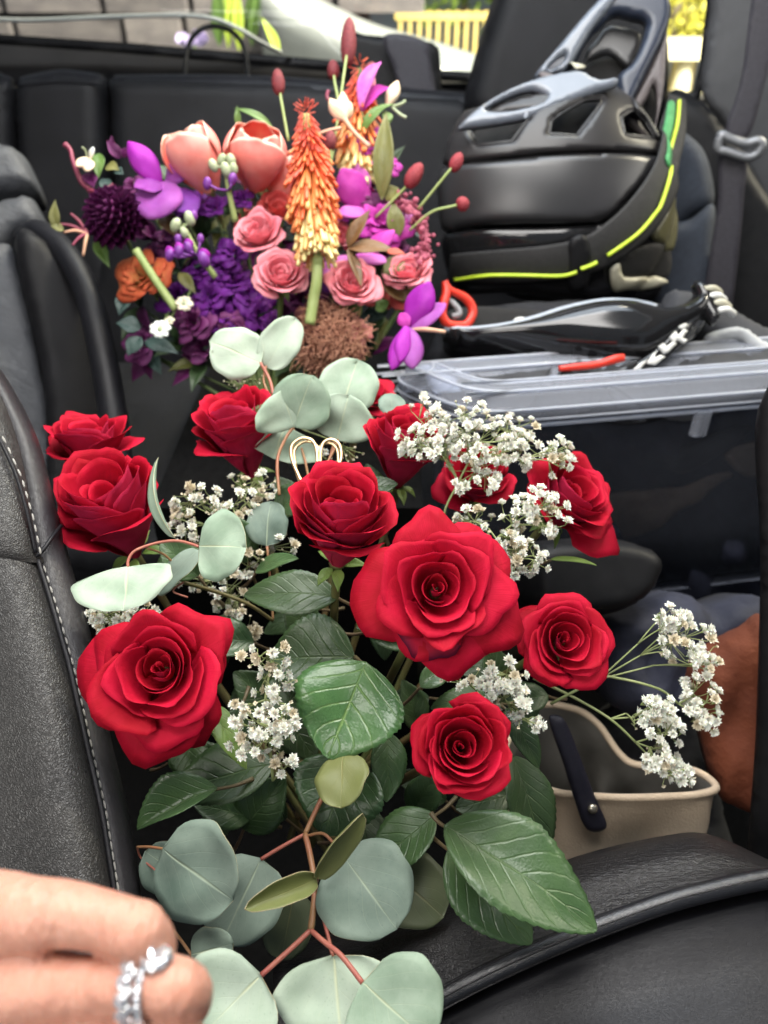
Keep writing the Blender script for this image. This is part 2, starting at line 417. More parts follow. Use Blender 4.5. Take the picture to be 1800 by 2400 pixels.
def rose(u, v, d, Rpx, axis, label, seed, openness=1.0, n=22, mats=None, spin=0.0, name='red_rose', cat='rose', group='red roses in the bouquet', stem_to=None, zc=.52, droop=0, heart=0.0, point=.07, stem=True, sep=True, hscale=1.0, irregular=1.0, outer=None, stem_mat=None):
    rg = random.Random(seed); mats = mats or [RED_F, RED_B]
    S = px(Rpx, d); Z = cdir(*axis); ax = frame_from(Z)
    c = P(u, v, d); org = c - Z * zc * S
    t = thing(name, label, cat, org, group)
    ph = spin
    n1 = max(6, int(n * .36)); n2 = max(5, int(n * .28)); n3 = n - n1 - n2
    sa = rg.uniform(0, 6.28); sr = (.07 + heart) * irregular
    for i in range(n):
        if i < n1:
            k = i / (n1 - 1)
            r0 = .035 + .355 * k ** .9; h = .66 + .27 * k; al = R(130 - 40 * k); fl = .01 + .05 * k; ro = .01 + .02 * k; cl = .30 - .18 * k
            phs = R(112); pt = .03 * k; sc = 0; wv = .014; sh = 1.0 - .5 * k
        elif i < n1 + n2:
            k = (i - n1) / (n2 - 1)
            r0 = .43 + .13 * k; h = .97 - .04 * k; al = R(74 - 8 * k); fl = (.09 + .17 * k) * openness; ro = .03 + .06 * k; cl = .10
            phs = R(124); pt = point * .6; sc = .03 + .04 * k; wv = .022; sh = .5 - .4 * k
        else:
            k = (i - n1 - n2) / max(1, n3 - 1)
            r0 = .56 + .06 * k; h = .93 - .20 * k; al = R(60 - 4 * k); fl = (.27 + .22 * k) * openness; ro = (.08 + .24 * k) * (.3 + .7 * openness); cl = .02
            phs = R(133); pt = point * rg.uniform(.5, 1.5); sc = .06 + .12 * k * rg.uniform(.4, 1.4); wv = .026; sh = 0
        j = irregular
        ph += phs + rg.uniform(-.35, .35) * j
        fl *= 1 + rg.uniform(-.3, .3) * j; h *= 1 + rg.uniform(-.06, .06) * j; r0 *= 1 + rg.uniform(-.06, .06) * j
        petal('petal', t, org, ax, S, r0, h * hscale, al, ph, fl, ro, cl, pt, sc, wv, seed * 100 + i, mats, shift=(sr * sh * math.cos(sa), sr * sh * math.sin(sa)), ns=11, na=15, dent=1.0 if i >= n1 else 0, base_r=.012 if i < n1 else .06)
    for (ang, fl, ro, h, al, *mo) in (outer or []):
        petal('petal', t, org, ax, S, .58, h, R(al), R(ang), fl, ro, .02, point * 1.4, .14, .02 + .03 * bool(mo), seed * 100 + 77 + int(ang), mo[0] if mo else mats)
    if sep: sepals(t, org + Z * .03 * S, ax, S, seed, [SEPAL])
    if stem:
        e = stem_to if stem_to is not None else org - Z * .05 + Vector((0, 0, -.14))
        mb = MB(); mb.tube([org + Z * .06 * S, org - Z * .12 * S, (org - Z * .05) * .6 + e * .4, e], [.16 * S, .0030, .0028, .0030], 8)
        mb.obj('stem', [stem_mat or STEM_B], t)
    return t
# ------------------------------------------------------------------ panels with a traced outline, their own plane, thickness and rounding
def plane(p0, n):
    p0 = Vector(p0); n = Vector(n).normalized()
    def f(u, v):
        r = ray(u, v); return CAM + r * ((p0 - CAM).dot(n) / r.dot(n))
    f.n = n; return f
def in_poly(x, y, poly):
    c = False; j = len(poly) - 1
    for i in range(len(poly)):
        xi, yi = poly[i]; xj, yj = poly[j]
        if (yi > y) != (yj > y) and x < (xj - xi) * (y - yi) / (yj - yi) + xi: c = not c
        j = i
    return c
def densify(poly, step):
    out = []
    for i in range(len(poly)):
        a = np.array(poly[i]); b = np.array(poly[(i + 1) % len(poly)]); n = max(1, int(np.linalg.norm(b - a) / step))
        for k in range(n): out.append(tuple(a + (b - a) * k / n))
    return out
def boundary_dist(p, polys):
    best = np.full(len(p), 1e9)
    for poly in polys:
        a = np.array(poly); b = np.roll(a, -1, axis=0); ab = b - a; l2 = np.maximum((ab ** 2).sum(1), 1e-9)
        for i in range(len(a)):
            t = np.clip(((p - a[i]) @ ab[i]) / l2[i], 0, 1); q = a[i] + t[:, None] * ab[i]
            best = np.minimum(best, np.linalg.norm(p - q, axis=1))
    return best
def relief(name, parent, pts, surf, mats, thick=.01, puff=0.0, k=30.0, step=14.0, holes=(), smooth=True, n=None, hfn=None, fmat=None, jitter=0.0, loc=None):
    """pts in photo pixels mark the panel's corners on the plane surf; puff = rounding height towards its normal"""
    if smooth: out = [tuple(q) for q in crom(pts, n or len(pts) * 6, True)]
    else: out = list(pts)
    out = densify(out, step); hs = []
    for h in holes:
        q = [tuple(z) for z in crom(h, len(h) * 5, True)] if smooth else list(h)
        hs.append(densify(q, step))
    xs = [p[0] for p in out]; ys = [p[1] for p in out]
    rg = random.Random(len(out)); inner = []
    y = min(ys) + step / 2; row = 0
    while y < max(ys):
        x = min(xs) + step * (.5 if row % 2 else .2)
        while x < max(xs):
            if in_poly(x, y, out) and not any(in_poly(x, y, h) for h in hs): inner.append((x, y))
            x += step
        y += step * .87; row += 1
    if inner:
        ip = np.array(inner); dist = boundary_dist(ip, [out] + hs); inner = [tuple(q) for q, dd in zip(inner, dist) if dd > step * .45]
    verts = []; edges = []
    for poly in [out] + hs:
        o = len(verts); verts += [Vector(q) for q in poly]; edges += [(o + i, o + (i + 1) % len(poly)) for i in range(len(poly))]
    nb = len(verts); verts += [Vector(q) for q in inner]
    V, E, F, *_ = delaunay_2d_cdt([Vector((q[0], -q[1])) for q in verts], edges, [], 0, 1e-4)
    V = np.array([(q[0], -q[1]) for q in V])
    tri = []
    for f in F:
        c = V[list(f)].mean(0)
        if in_poly(c[0], c[1], out) and not any(in_poly(c[0], c[1], h) for h in hs): tri.append(tuple(f))
    dist = boundary_dist(V, [out] + hs); q = np.clip(dist / k, 0, 1); hgt = puff * np.sqrt(np.clip(1 - (1 - q) ** 2, 0, 1))
    nv = len(V); nrm = surf.n; front = []; back = []
    for i in range(nv):
        b = surf(V[i][0], V[i][1]); hh = hgt[i] + (hfn(V[i][0], V[i][1]) if hfn else 0)
        front.append(b + nrm * hh); back.append(b - nrm * thick)
    cnt = {}
    for f in tri:
        for a, b in ((f[0], f[1]), (f[1], f[2]), (f[2], f[0])): cnt[(a, b)] = 1
    faces = list(tri) + [(f[2] + nv, f[1] + nv, f[0] + nv) for f in tri]
    for (a, b) in cnt:
        if (b, a) not in cnt: faces.append((b, a, a + nv, b + nv))
    return mk(name, front + back, faces, mats, parent, True, loc=loc)
def patch(name, parent, rows, mats, nu=30, nv=40, thick=.006, loc=None, closed=False):
    """smooth surface through rows of points, given a thickness"""
    g = np.array([[list(p) for p in r] for r in rows])
    a = np.stack([crom(g[i], nu) for i in range(len(g))])
    b = np.stack([crom(a[:, j], nv) for j in range(nu)], 1)
    o = mk(name, b.reshape(-1, 3), gridfaces(nv, nu), mats, parent, True, loc=loc)
    if thick:
        so = o.modifiers.new('thickness', 'SOLIDIFY'); so.thickness = thick; so.offset = 1
    return o
BRUISE = [petal_mat('bruised_rose_petal', (.26, .003, .016), (.38, .007, .030), tip=(.05, .003, .018), rough=.7, sheen=.2, sss=.05, tipstart=.84), RED_B]
HUB = P(760, 1960, .66)
def RR(*a, **k): return rose(*a, stem_to=k.pop('stem_to', HUB + Vector((random.Random(a[6]).uniform(-.03, .03), random.Random(a[6] + 9).uniform(-.03, .03), 0))), **k)
RR(378, 1580, .450, 156, (-.02, .22, .97), 'large open red rose nearest the leather seat, swirl shaped like a heart', 3, openness=1.0, spin=.6, heart=.07, outer=[(262, .62, .34, .80, 52), (300, .50, .42, .7, 40)])
RR(1025, 1385, .440, 152, (.06, .22, .96), 'biggest red rose in the middle, with a bruised dark petal edge', 7, openness=1.08, spin=2.0, point=.11, outer=[(255, .40, .22, .86, 44, BRUISE), (330, .70, .30, .7, 46), (285, .62, .34, .7, 45), (95, .55, .2, .8, 45)])
RR(800, 1215, .475, 140, (.10, .74, .66), 'red rose in front of the gold wire heart, cup seen half from the side', 11, openness=.62, spin=1.0, hscale=1.95, zc=1.15, outer=[(200, .26, .06, 1.9, 56), (290, .30, .1, 1.75, 50)])
RR(1322, 1505, .500, 118, (.10, .25, .96), 'red rose right of the biggest one, beside the dark bag', 13, openness=.95, spin=4.0)
RR(1085, 1750, .430, 130, (.04, .36, .93), 'lowest red rose, round and half open, above the large green leaf', 17, openness=.55, spin=5.0, hscale=1.25, zc=.65, outer=[(235, .22, .05, 1.1, 44)])
RR(262, 1185, .550, 148, (-.12, .72, .68), 'red rose with a pink flank on the left, against the leather seat', 19, openness=.55, spin=.3, hscale=1.95, zc=1.15)
RR(212, 1040, .600, 104, (-.05, .90, .42), 'small red rose highest on the left, petals curling outward', 23, openness=.85, spin=3.3, n=20, hscale=1.8, zc=1.1)
RR(560, 1010, .610, 112, (-.15, .80, .58), 'red rose half hidden behind the pale round leaves', 29, openness=.8, spin=1.7, hscale=2.0, zc=1.15)
RR(945, 1050, .580, 106, (.12, .80, .58), 'red rose left of the white blossom cloud, seen from its side', 31, openness=.6, spin=4.4, hscale=1.9, zc=1.05)
RR(1115, 1140, .610, 95, (0, .6, .8), 'dark red rose behind the white blossom cloud', 37, openness=.7, spin=5.5, n=20, hscale=1.5)
RR(1330, 1175, .570, 120, (.40, .55, .73), 'red rose on the right in front of the plastic bin', 41, openness=.8, spin=.9, n=22, hscale=1.35, zc=.7, outer=[(330, .7, .25, .7, 48), (10, .6, .3, .8, 40)])
RR(850, 930, .680, 84, (.2, .7, .6), 'red rose mostly covered by round leaves below the mixed bouquet', 43, openness=.9, spin=2.9, n=16)
# ------------------------------------------------------------------ rose leaves
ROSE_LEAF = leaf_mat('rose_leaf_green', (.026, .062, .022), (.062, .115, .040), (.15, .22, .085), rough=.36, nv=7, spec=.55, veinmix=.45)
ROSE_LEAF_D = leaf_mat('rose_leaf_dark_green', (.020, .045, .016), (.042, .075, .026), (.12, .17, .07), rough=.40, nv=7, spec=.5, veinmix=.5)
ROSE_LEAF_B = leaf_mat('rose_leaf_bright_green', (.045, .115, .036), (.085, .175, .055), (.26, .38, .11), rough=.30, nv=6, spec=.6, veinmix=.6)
TWIG = varied('rose_leaf_stalk', (.10, .09, .04), (.16, .10, .06), 50, .5)
def rleaf(b, t, wpx, label, mat, nrm=(0, .35, .94), bend=.07, fold=.10, curl=0, seed=1, stalk=None, side=0.0):
    """b, t = (u, v, depth) of base and tip"""
    B = P(*b); T = P(*t); d = (b[2] + t[2]) / 2
    th = thing('rose_leaf', label, 'leaf', B, 'green rose leaves')
    leaf('blade', th, B, T, px(wpx, d), cdir(*nrm), 'rose', [mat], bend=bend, fold=fold, curl=curl, seed=seed, side=side)
    e = P(*stalk) if stalk else B + (B - T).normalized() * .02 + Vector((0, .01, -.02))
    mb = MB(); mb.tube([B + (T - B) * .02, (B + e) / 2 + Vector((0, 0, -.002)), e], [.0010, .0012, .0016], 6); mb.obj('leaf_stalk', [TWIG], th)
    return th
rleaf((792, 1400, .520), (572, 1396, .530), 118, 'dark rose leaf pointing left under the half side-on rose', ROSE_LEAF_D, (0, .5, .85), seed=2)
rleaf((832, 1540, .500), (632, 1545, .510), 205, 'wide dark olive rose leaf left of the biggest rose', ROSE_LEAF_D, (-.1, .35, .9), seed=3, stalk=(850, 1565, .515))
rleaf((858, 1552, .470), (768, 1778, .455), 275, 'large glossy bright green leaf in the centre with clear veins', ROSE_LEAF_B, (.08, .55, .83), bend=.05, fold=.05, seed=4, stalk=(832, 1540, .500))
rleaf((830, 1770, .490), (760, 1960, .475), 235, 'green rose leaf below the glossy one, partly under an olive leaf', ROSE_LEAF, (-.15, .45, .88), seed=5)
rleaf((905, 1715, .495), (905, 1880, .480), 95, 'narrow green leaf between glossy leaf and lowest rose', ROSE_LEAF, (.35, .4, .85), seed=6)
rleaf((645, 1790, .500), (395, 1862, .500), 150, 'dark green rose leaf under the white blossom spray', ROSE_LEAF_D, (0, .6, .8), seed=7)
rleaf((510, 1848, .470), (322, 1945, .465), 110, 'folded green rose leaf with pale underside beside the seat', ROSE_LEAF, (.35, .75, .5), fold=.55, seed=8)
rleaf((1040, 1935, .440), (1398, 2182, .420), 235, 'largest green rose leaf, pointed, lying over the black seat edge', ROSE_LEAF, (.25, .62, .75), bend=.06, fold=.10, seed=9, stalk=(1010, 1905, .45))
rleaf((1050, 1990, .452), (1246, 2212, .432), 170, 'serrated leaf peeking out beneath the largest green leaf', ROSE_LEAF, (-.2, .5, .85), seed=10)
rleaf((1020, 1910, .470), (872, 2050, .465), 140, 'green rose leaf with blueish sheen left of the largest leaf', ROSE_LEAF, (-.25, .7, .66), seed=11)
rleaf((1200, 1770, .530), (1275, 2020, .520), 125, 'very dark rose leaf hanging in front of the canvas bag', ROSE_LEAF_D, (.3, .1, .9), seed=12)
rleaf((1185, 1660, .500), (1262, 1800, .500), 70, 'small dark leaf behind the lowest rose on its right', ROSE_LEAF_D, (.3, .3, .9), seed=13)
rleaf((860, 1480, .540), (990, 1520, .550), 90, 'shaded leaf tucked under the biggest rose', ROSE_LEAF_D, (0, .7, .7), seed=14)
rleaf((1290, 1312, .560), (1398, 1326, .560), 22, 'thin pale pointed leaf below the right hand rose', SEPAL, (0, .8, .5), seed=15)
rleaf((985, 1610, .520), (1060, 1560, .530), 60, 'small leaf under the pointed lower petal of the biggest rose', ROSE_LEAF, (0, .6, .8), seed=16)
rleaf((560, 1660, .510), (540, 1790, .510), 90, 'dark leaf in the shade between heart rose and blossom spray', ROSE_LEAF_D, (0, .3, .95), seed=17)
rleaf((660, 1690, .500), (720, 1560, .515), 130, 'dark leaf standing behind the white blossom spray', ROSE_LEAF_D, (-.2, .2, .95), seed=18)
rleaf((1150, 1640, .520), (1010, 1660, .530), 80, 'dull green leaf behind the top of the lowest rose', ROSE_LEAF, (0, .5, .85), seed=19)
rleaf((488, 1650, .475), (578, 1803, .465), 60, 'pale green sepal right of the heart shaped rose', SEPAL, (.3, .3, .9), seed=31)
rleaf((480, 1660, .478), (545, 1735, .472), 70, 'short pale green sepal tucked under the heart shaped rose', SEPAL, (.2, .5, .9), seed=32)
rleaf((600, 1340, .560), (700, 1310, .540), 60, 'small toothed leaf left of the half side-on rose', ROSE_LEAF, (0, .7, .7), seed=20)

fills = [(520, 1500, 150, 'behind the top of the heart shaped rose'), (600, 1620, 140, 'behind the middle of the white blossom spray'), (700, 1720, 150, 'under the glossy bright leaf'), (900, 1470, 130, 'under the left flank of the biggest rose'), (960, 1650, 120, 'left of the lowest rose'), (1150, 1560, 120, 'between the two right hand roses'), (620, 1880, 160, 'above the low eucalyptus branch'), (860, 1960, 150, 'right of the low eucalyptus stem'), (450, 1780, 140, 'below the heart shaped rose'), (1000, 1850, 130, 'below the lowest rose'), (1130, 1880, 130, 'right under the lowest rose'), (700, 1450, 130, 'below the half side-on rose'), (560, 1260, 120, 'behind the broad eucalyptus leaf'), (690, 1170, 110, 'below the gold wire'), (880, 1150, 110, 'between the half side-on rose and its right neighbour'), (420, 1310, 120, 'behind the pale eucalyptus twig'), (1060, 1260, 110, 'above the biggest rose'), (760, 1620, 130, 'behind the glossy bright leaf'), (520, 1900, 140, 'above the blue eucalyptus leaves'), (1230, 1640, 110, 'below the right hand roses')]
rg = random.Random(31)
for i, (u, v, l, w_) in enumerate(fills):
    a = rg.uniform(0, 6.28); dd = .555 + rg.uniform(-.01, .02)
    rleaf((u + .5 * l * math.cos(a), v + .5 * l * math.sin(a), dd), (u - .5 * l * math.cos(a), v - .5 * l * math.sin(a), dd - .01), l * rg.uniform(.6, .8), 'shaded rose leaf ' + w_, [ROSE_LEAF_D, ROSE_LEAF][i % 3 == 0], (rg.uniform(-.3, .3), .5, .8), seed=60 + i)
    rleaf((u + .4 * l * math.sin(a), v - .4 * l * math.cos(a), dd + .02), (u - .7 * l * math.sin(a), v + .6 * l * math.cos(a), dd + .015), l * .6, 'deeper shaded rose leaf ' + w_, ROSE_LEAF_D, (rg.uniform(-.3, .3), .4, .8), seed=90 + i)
# ------------------------------------------------------------------ eucalyptus
EUC = leaf_mat('eucalyptus_pale', (.190, .265, .190), (.380, .455, .365), (.54, .57, .36), rough=.62, nv=4, slope=1.3, vw=.035, lat_amt=.22, spec=.25, bumpd=.0006, spots=.25, cell=False, veinmix=.75)
EUC_B = leaf_mat('eucalyptus_blue_green', (.095, .140, .112), (.240, .300, .245), (.45, .52, .36), rough=.6, nv=4, slope=1.3, vw=.035, lat_amt=.22, spec=.3, bumpd=.0006, spots=.25, cell=False, veinmix=.6)
EUC_O = leaf_mat('eucalyptus_olive', (.130, .150, .050), (.190, .200, .070), (.32, .30, .12), rough=.5, nv=4, slope=1.3, vw=.035, lat_amt=.22, spec=.35, bumpd=.0006, spots=.2, cell=False, veinmix=.6)
EUC_D = leaf_mat('eucalyptus_dark_olive', (.045, .060, .030), (.075, .090, .045), (.20, .18, .08), rough=.5, nv=4, slope=1.3, vw=.035, lat_amt=.22, spec=.4, bumpd=.0006, cell=False, veinmix=.5)
EUC_RIM = varied('eucalyptus_leaf_edge', (.42, .40, .22), (.45, .33, .20), 80, .6)
EUC_ST = varied('eucalyptus_stem_tan', (.24, .15, .06), (.30, .11, .06), 60, .5)
EUC_STR = varied('eucalyptus_stem_red', (.30, .07, .055), (.36, .14, .09), 60, .5)
def branch(label, leaves, stems):
    """leaves: (base uvd, tip uvd, width px, mat, nrm, bend, notch, n0); stems: (list of uvd, radius px, material)"""
    t = thing('eucalyptus_branch', label, 'eucalyptus', P(*stems[0][0][0]), 'eucalyptus branches')
    for i, (pts, r, m) in enumerate(stems):
        d = pts[0][2]; mb = MB(); mb.tube([P(*p) for p in pts], px(r * .78, d), 8); mb.obj('stem', [m], t)
    for i, L in enumerate(leaves):
        b, tp, w, m, nrm, be, no, n0 = L[:8]
        k = dict(L[8]) if len(L) > 8 else {}
        d = (b[2] + tp[2]) / 2
        leaf('leaf', t, P(*b), P(*tp), px(w, d), cdir(*nrm), 'euc', [m, EUC_RIM], bend=be, fold=k.get('fold', .03), curl=k.get('curl', 0), notch=no, n0=n0, seed=i + int(b[0]), side=k.get('side', 0), thick=.00035)
    return t
branch('pale eucalyptus tip rising in front of the mixed bouquet',
  [((612, 852, .63), (490, 800, .62), 128, EUC, (-.1, .2, .97), .03, .10, .8),
   ((622, 862, .635), (694, 745, .64), 92, EUC, (.35, .1, .9), .05, .04, .2, {'fold': .10})],
  [([(640, 925, .62), (632, 890, .628), (610, 850, .63)], 5, EUC_STR), ([(628, 920, .625), (618, 890, .63), (626, 850, .636)], 4, EUC_ST)])
branch('cluster of pale round eucalyptus leaves above the gold wire',
  [((690, 1003, .585), (660, 915, .575), 150, EUC, (-.2, .35, .9), .06, .05, 0, {'side': .3}),
   ((688, 1000, .585), (735, 880, .575), 130, EUC, (-.15, .3, .93), .05, .06, -.3, {'side': .2}),
   ((790, 1032, .60), (818, 925, .59), 150, EUC, (.1, .4, .9), .06, .09, .2),
   ((800, 965, .62), (838, 842, .63), 140, EUC, (.1, .2, .95), .04, .08, .4),
   ((672, 1000, .60), (640, 1075, .60), 205, EUC, (0, .3, .95), .05, .0, 0),
   ((690, 1010, .615), (570, 985, .60), 95, EUC_O, (-.4, .2, .9), .06, .03, 0)],
  [([(655, 1160, .56), (650, 1080, .572), (668, 1030, .58), (688, 1000, .585)], 5, EUC_ST), ([(725, 1130, .575), (715, 1080, .59), (700, 1030, .60), (682, 998, .60)], 4, EUC_ST),
   ([(740, 1125, .575), (775, 1070, .59), (792, 1030, .60)], 4, EUC_ST), ([(760, 1120, .58), (790, 1010, .61), (800, 960, .62)], 4, EUC_ST)])
branch('small blue green eucalyptus leaf at the bin corner',
  [((920, 975, .62), (915, 922, .63), 66, EUC_B, (.1, .3, .95), .03, .02, 0), ((925, 1030, .61), (880, 1010, .61), 50, EUC_B, (0, .3, .9), .03, 0, 0)],
  [([(925, 1060, .61), (922, 1000, .615), (920, 970, .62)], 3, EUC_ST)])
branch('eucalyptus twig with two broad pale leaves over the left roses',
  [((466, 1280, .500), (578, 1284, .495), 172, EUC, (.05, .25, .96), .04, .12, .15),
   ((300, 1328, .495), (292, 1432, .470), 232, EUC, (0, .42, .9), .04, .02, 0, {'side': .0}),
   ((412, 1262, .51), (372, 1072, .520), 52, EUC, (-.85, .1, .5), .12, 0, 0, {'curl': .2}),
   ((466, 1290, .515), (372, 1395, .515), 78, EUC_B, (-.5, .4, .7), .05, 0, 0)],
  [([(466, 1281, .500), (420, 1268, .505), (370, 1272, .505), (318, 1290, .50), (301, 1312, .497), (300, 1330, .495)], 4.5, EUC_STR),
   ([(345, 1285, .504), (385, 1300, .515), (420, 1335, .525)], 3.5, EUC_ST)])
branch('brown eucalyptus stem running right above the heart shaped rose',
  [((625, 1280, .56), (635, 1175, .57), 100, EUC_B, (-.1, .3, .95), .05, .05, 0)],
  [([(430, 1365, .515), (500, 1385, .53), (580, 1415, .54), (640, 1455, .55)], 6, STEM_B), ([(430, 1365, .515), (405, 1385, .51), (440, 1400, .51)], 3, EUC_STR), ([(640, 1455, .55), (635, 1380, .555), (626, 1280, .56)], 4, EUC_ST)])
branch('low eucalyptus branch with round leaves hanging before the black seat',
  [((382, 1988, .43), (548, 2110, .415), 222, EUC_B, (-.2, .45, .87), .05, 0, 0, {'side': .12}),
   ((612, 2012, .455), (520, 2210, .445), 195, EUC_B, (.1, .35, .93), .04, .0, 0),
   ((742, 2060, .425), (572, 2132, .40), 66, EUC_O, (.6, .5, .55), .10, 0, 0, {'curl': .4}),
   ((742, 2060, .425), (850, 1905, .415), 74, EUC_O, (.6, .5, .55), -.06, 0, 0, {'curl': .3}),
   ((800, 2000, .445), (930, 2178, .425), 235, EUC_B, (.15, .4, .9), .04, .03, .2),
   ((900, 2030, .475), (1040, 2150, .46), 170, EUC_D, (.2, .4, .9), .05, .0, 0),
   ((690, 2090, .475), (660, 2250, .47), 120, EUC_D, (0, .3, .95), .05, 0, 0),
   ((612, 2284, .405), (470, 2430, .395), 250, EUC, (0, .4, .9), .03, 0, 0),
   ((782, 2238, .415), (800, 2440, .40), 285, EUC, (.05, .35, .93), .03, 0, 0),
   ((850, 2302, .395), (1010, 2450, .380), 260, EUC, (.2, .5, .85), .06, 0, 0, {'side': .12}),
   ((806, 1768, .455), (800, 1895, .435), 128, EUC_O, (-.25, .2, .95), .05, .02, 0)],
  [([(715, 1955, .46), (728, 2010, .448), (738, 2085, .435), (728, 2180, .42)], 9, EUC_ST), ([(728, 2180, .42), (680, 2225, .413), (612, 2286, .405)], 8, EUC_STR),
   ([(728, 2180, .42), (765, 2212, .412), (800, 2240, .405), (850, 2304, .395)], 8, EUC_STR), ([(738, 2085, .435), (758, 2150, .425), (780, 2242, .415)], 6, EUC_STR),
   ([(715, 1955, .46), (660, 1985, .457), (612, 2014, .455)], 6, EUC_STR), ([(720, 1960, .46), (760, 1955, .455), (800, 2000, .445)], 5, EUC_ST),
   ([(715, 1955, .46), (740, 1900, .47), (770, 1840, .48)], 8, EUC_ST), ([(738, 2085, .435), (742, 2070, .43), (745, 2055, .425)], 4, EUC_ST)])
branch('small eucalyptus side shoot beside the fingers',
  [((448, 2238, .425), (548, 2210, .42), 100, EUC_B, (-.1, .4, .9), .04, 0, 0), ((340, 1995, .455), (470, 2085, .46), 120, EUC_B, (0, .3, .95), .03, 0, 0)],
  [([(322, 1985, .45), (350, 1985, .44), (385, 1990, .43)], 4, EUC_ST), ([(322, 1985, .45), (330, 2010, .455), (365, 2040, .45)], 3, EUC_STR), ([(405, 2180, .428), (425, 2205, .427), (450, 2240, .425)], 5, EUC_ST)])

# ------------------------------------------------------------------ baby's breath
BB_W = varied('blossom_white', (.86, .84, .74), (.92, .91, .84), 300, .6, sss=.15, ssss=.01)
BB_C = varied('blossom_cream', (.66, .58, .42), (.78, .72, .58), 300, .65)
BB_G = varied('blossom_calyx_green', (.16, .22, .07), (.28, .34, .14), 200, .6)
BB_S = varied('blossom_stalk', (.20, .25, .09), (.30, .33, .15), 60, .6)
def floret_mesh(name, seed, mat, full=True):
    rg = random.Random(seed); mb = MB()
    lay = ((5, .16, .95, 0), (9, .42, .92, .25), (10, .70, .80, .10), (9, .88, .55, -.05)) if full else ((5, .30, .5, .55), (4, .45, .3, .5))
    for (n, r, z, _) in lay:
        for k in range(n):
            a = 2 * math.pi * (k + rg.uniform(-.3, .3)) / n; w = rg.uniform(.17, .27); rr = r * rg.uniform(.85, 1.2); zz = z * rg.uniform(.8, 1.15)
            d = Vector((math.cos(a), math.sin(a), 0)); p = Vector((-math.sin(a), math.cos(a), 0))
            q = Vector((0, 0, zz))
            mb.add([d * .05 + Vector((0, 0, .15)), d * rr * .7 + p * w + q * .95, d * rr * 1.12 + q * (1 + .1 * rg.uniform(-1, 1)), d * rr * .7 - p * w + q * .92], [(0, 1, 2, 3)], 0)
    # calyx
    v = [Vector((0, 0, -.55))] + [Vector((.26 * math.cos(k * 1.2566), .26 * math.sin(k * 1.2566), .18)) for k in range(5)]
    mb.add(v, [(0, 1 + (k + 1) % 5, 1 + k) for k in range(5)], 1)
    me = bpy.data.meshes.new(name); me.from_pydata([tuple(p) for p in mb.v], [], mb.f)
    me.materials.append(mat); me.materials.append(BB_G); me.polygons.foreach_set('material_index', mb.m); me.update(); return me
FL = [floret_mesh('floret_open', 1, BB_W), floret_mesh('floret_open', 2, BB_W), floret_mesh('floret_open', 3, BB_W), floret_mesh('floret_bud', 4, BB_C, False), floret_mesh('floret_open', 5, BB_C)]
def sprig(label, root, clusters, seed, size=.0041, cream=.12):
    """root: polyline of (u,v,d); clusters: (u, v, d, ru, rv, n, index of root point it branches from)"""
    rg = random.Random(seed); pts = [P(*p) for p in root]
    t = thing('gypsophila_sprig', label, 'blossom', pts[0], "sprigs of tiny white blossoms")
    st = MB(); st.tube(pts, [.0010, .0008], 6)
    for (u, v, d, ru, rv, n, ri) in clusters:
        b = pts[min(ri, len(pts) - 1)]
        c = P(u, v, d); mid = b.lerp(c, .55) + Vector((rg.uniform(-.004, .004), rg.uniform(-.004, .004), rg.uniform(-.003, .006)))
        st.tube([b, b.lerp(mid, .6), mid], [.0007, .0006, .0005], 5, n=5)
        subs = [mid.lerp(P(u + rg.uniform(-.6, .6) * ru, v + rg.uniform(-.6, .6) * rv, d + rg.uniform(-.01, .01)), .75) for _ in range(max(2, n // 6))]
        for q in subs: st.tube([mid, mid.lerp(q, .5) + Vector((0, 0, .001)), q], [.0005, .0004], 4, n=4)
        for k in range(int(n * 1.35)):
            a = rg.uniform(0, 6.283); r = math.sqrt(rg.random())
            p = P(u + ru * r * math.cos(a), v + rv * r * math.sin(a), d + rg.uniform(-.014, .014))
            q = min(subs, key=lambda s_: (s_ - p).length)
            out = (p - mid).normalized() * .6 + cdir(rg.uniform(-.6, .6), rg.uniform(-.2, .9), rg.uniform(.2, 1.0)) * .8; out.normalize()
            m = FL[3] if rg.random() < cream else (FL[4] if rg.random() < cream else FL[rg.randrange(3)])
            s = size * rg.uniform(.75, 1.15) * (.62 if m is FL[3] else 1)
            st.tube([q, q.lerp(p, .5) - Vector((0, 0, .001)), p - out * s * .5], [.00032, .00026], 4, n=4)
            o = bpy.data.objects.new('floret', m); link(o, t)
            X, Y, Z = frame_from(out, Vector((rg.uniform(-1, 1), rg.uniform(-1, 1), rg.uniform(-1, 1))))
            M = Matrix((X * s, Y * s, Z * s)).transposed().to_4x4(); M.translation = p - t.location; o.matrix_local = M
    st.obj('stalks', [BB_S], t)
    return t
sprig('cloud of tiny white blossoms in front of the bin corner', [(1060, 1300, .55), (1040, 1210, .55), (1075, 1130, .55), (1100, 1080, .55)],
      [(1080, 985, .55, 80, 45, 34, 3), (1130, 1045, .545, 80, 55, 44, 3), (1020, 1040, .545, 60, 45, 26, 2), (980, 1040, .54, 60, 45, 24, 2), (1215, 1055, .55, 55, 45, 26, 3), (1200, 1000, .56, 55, 30, 12, 3), (985, 960, .56, 35, 35, 7, 2), (1110, 1110, .545, 60, 50, 20, 2), (1310, 1075, .55, 32, 50, 22, 3)], 5)
sprig('tight bunch of white blossoms lying on the right hand rose', [(1120, 1350, .53), (1160, 1270, .53), (1200, 1230, .53)],
      [(1265, 1195, .52, 62, 52, 30, 2), (1200, 1210, .53, 40, 40, 10, 2), (1300, 1240, .52, 35, 25, 6, 2)], 6)
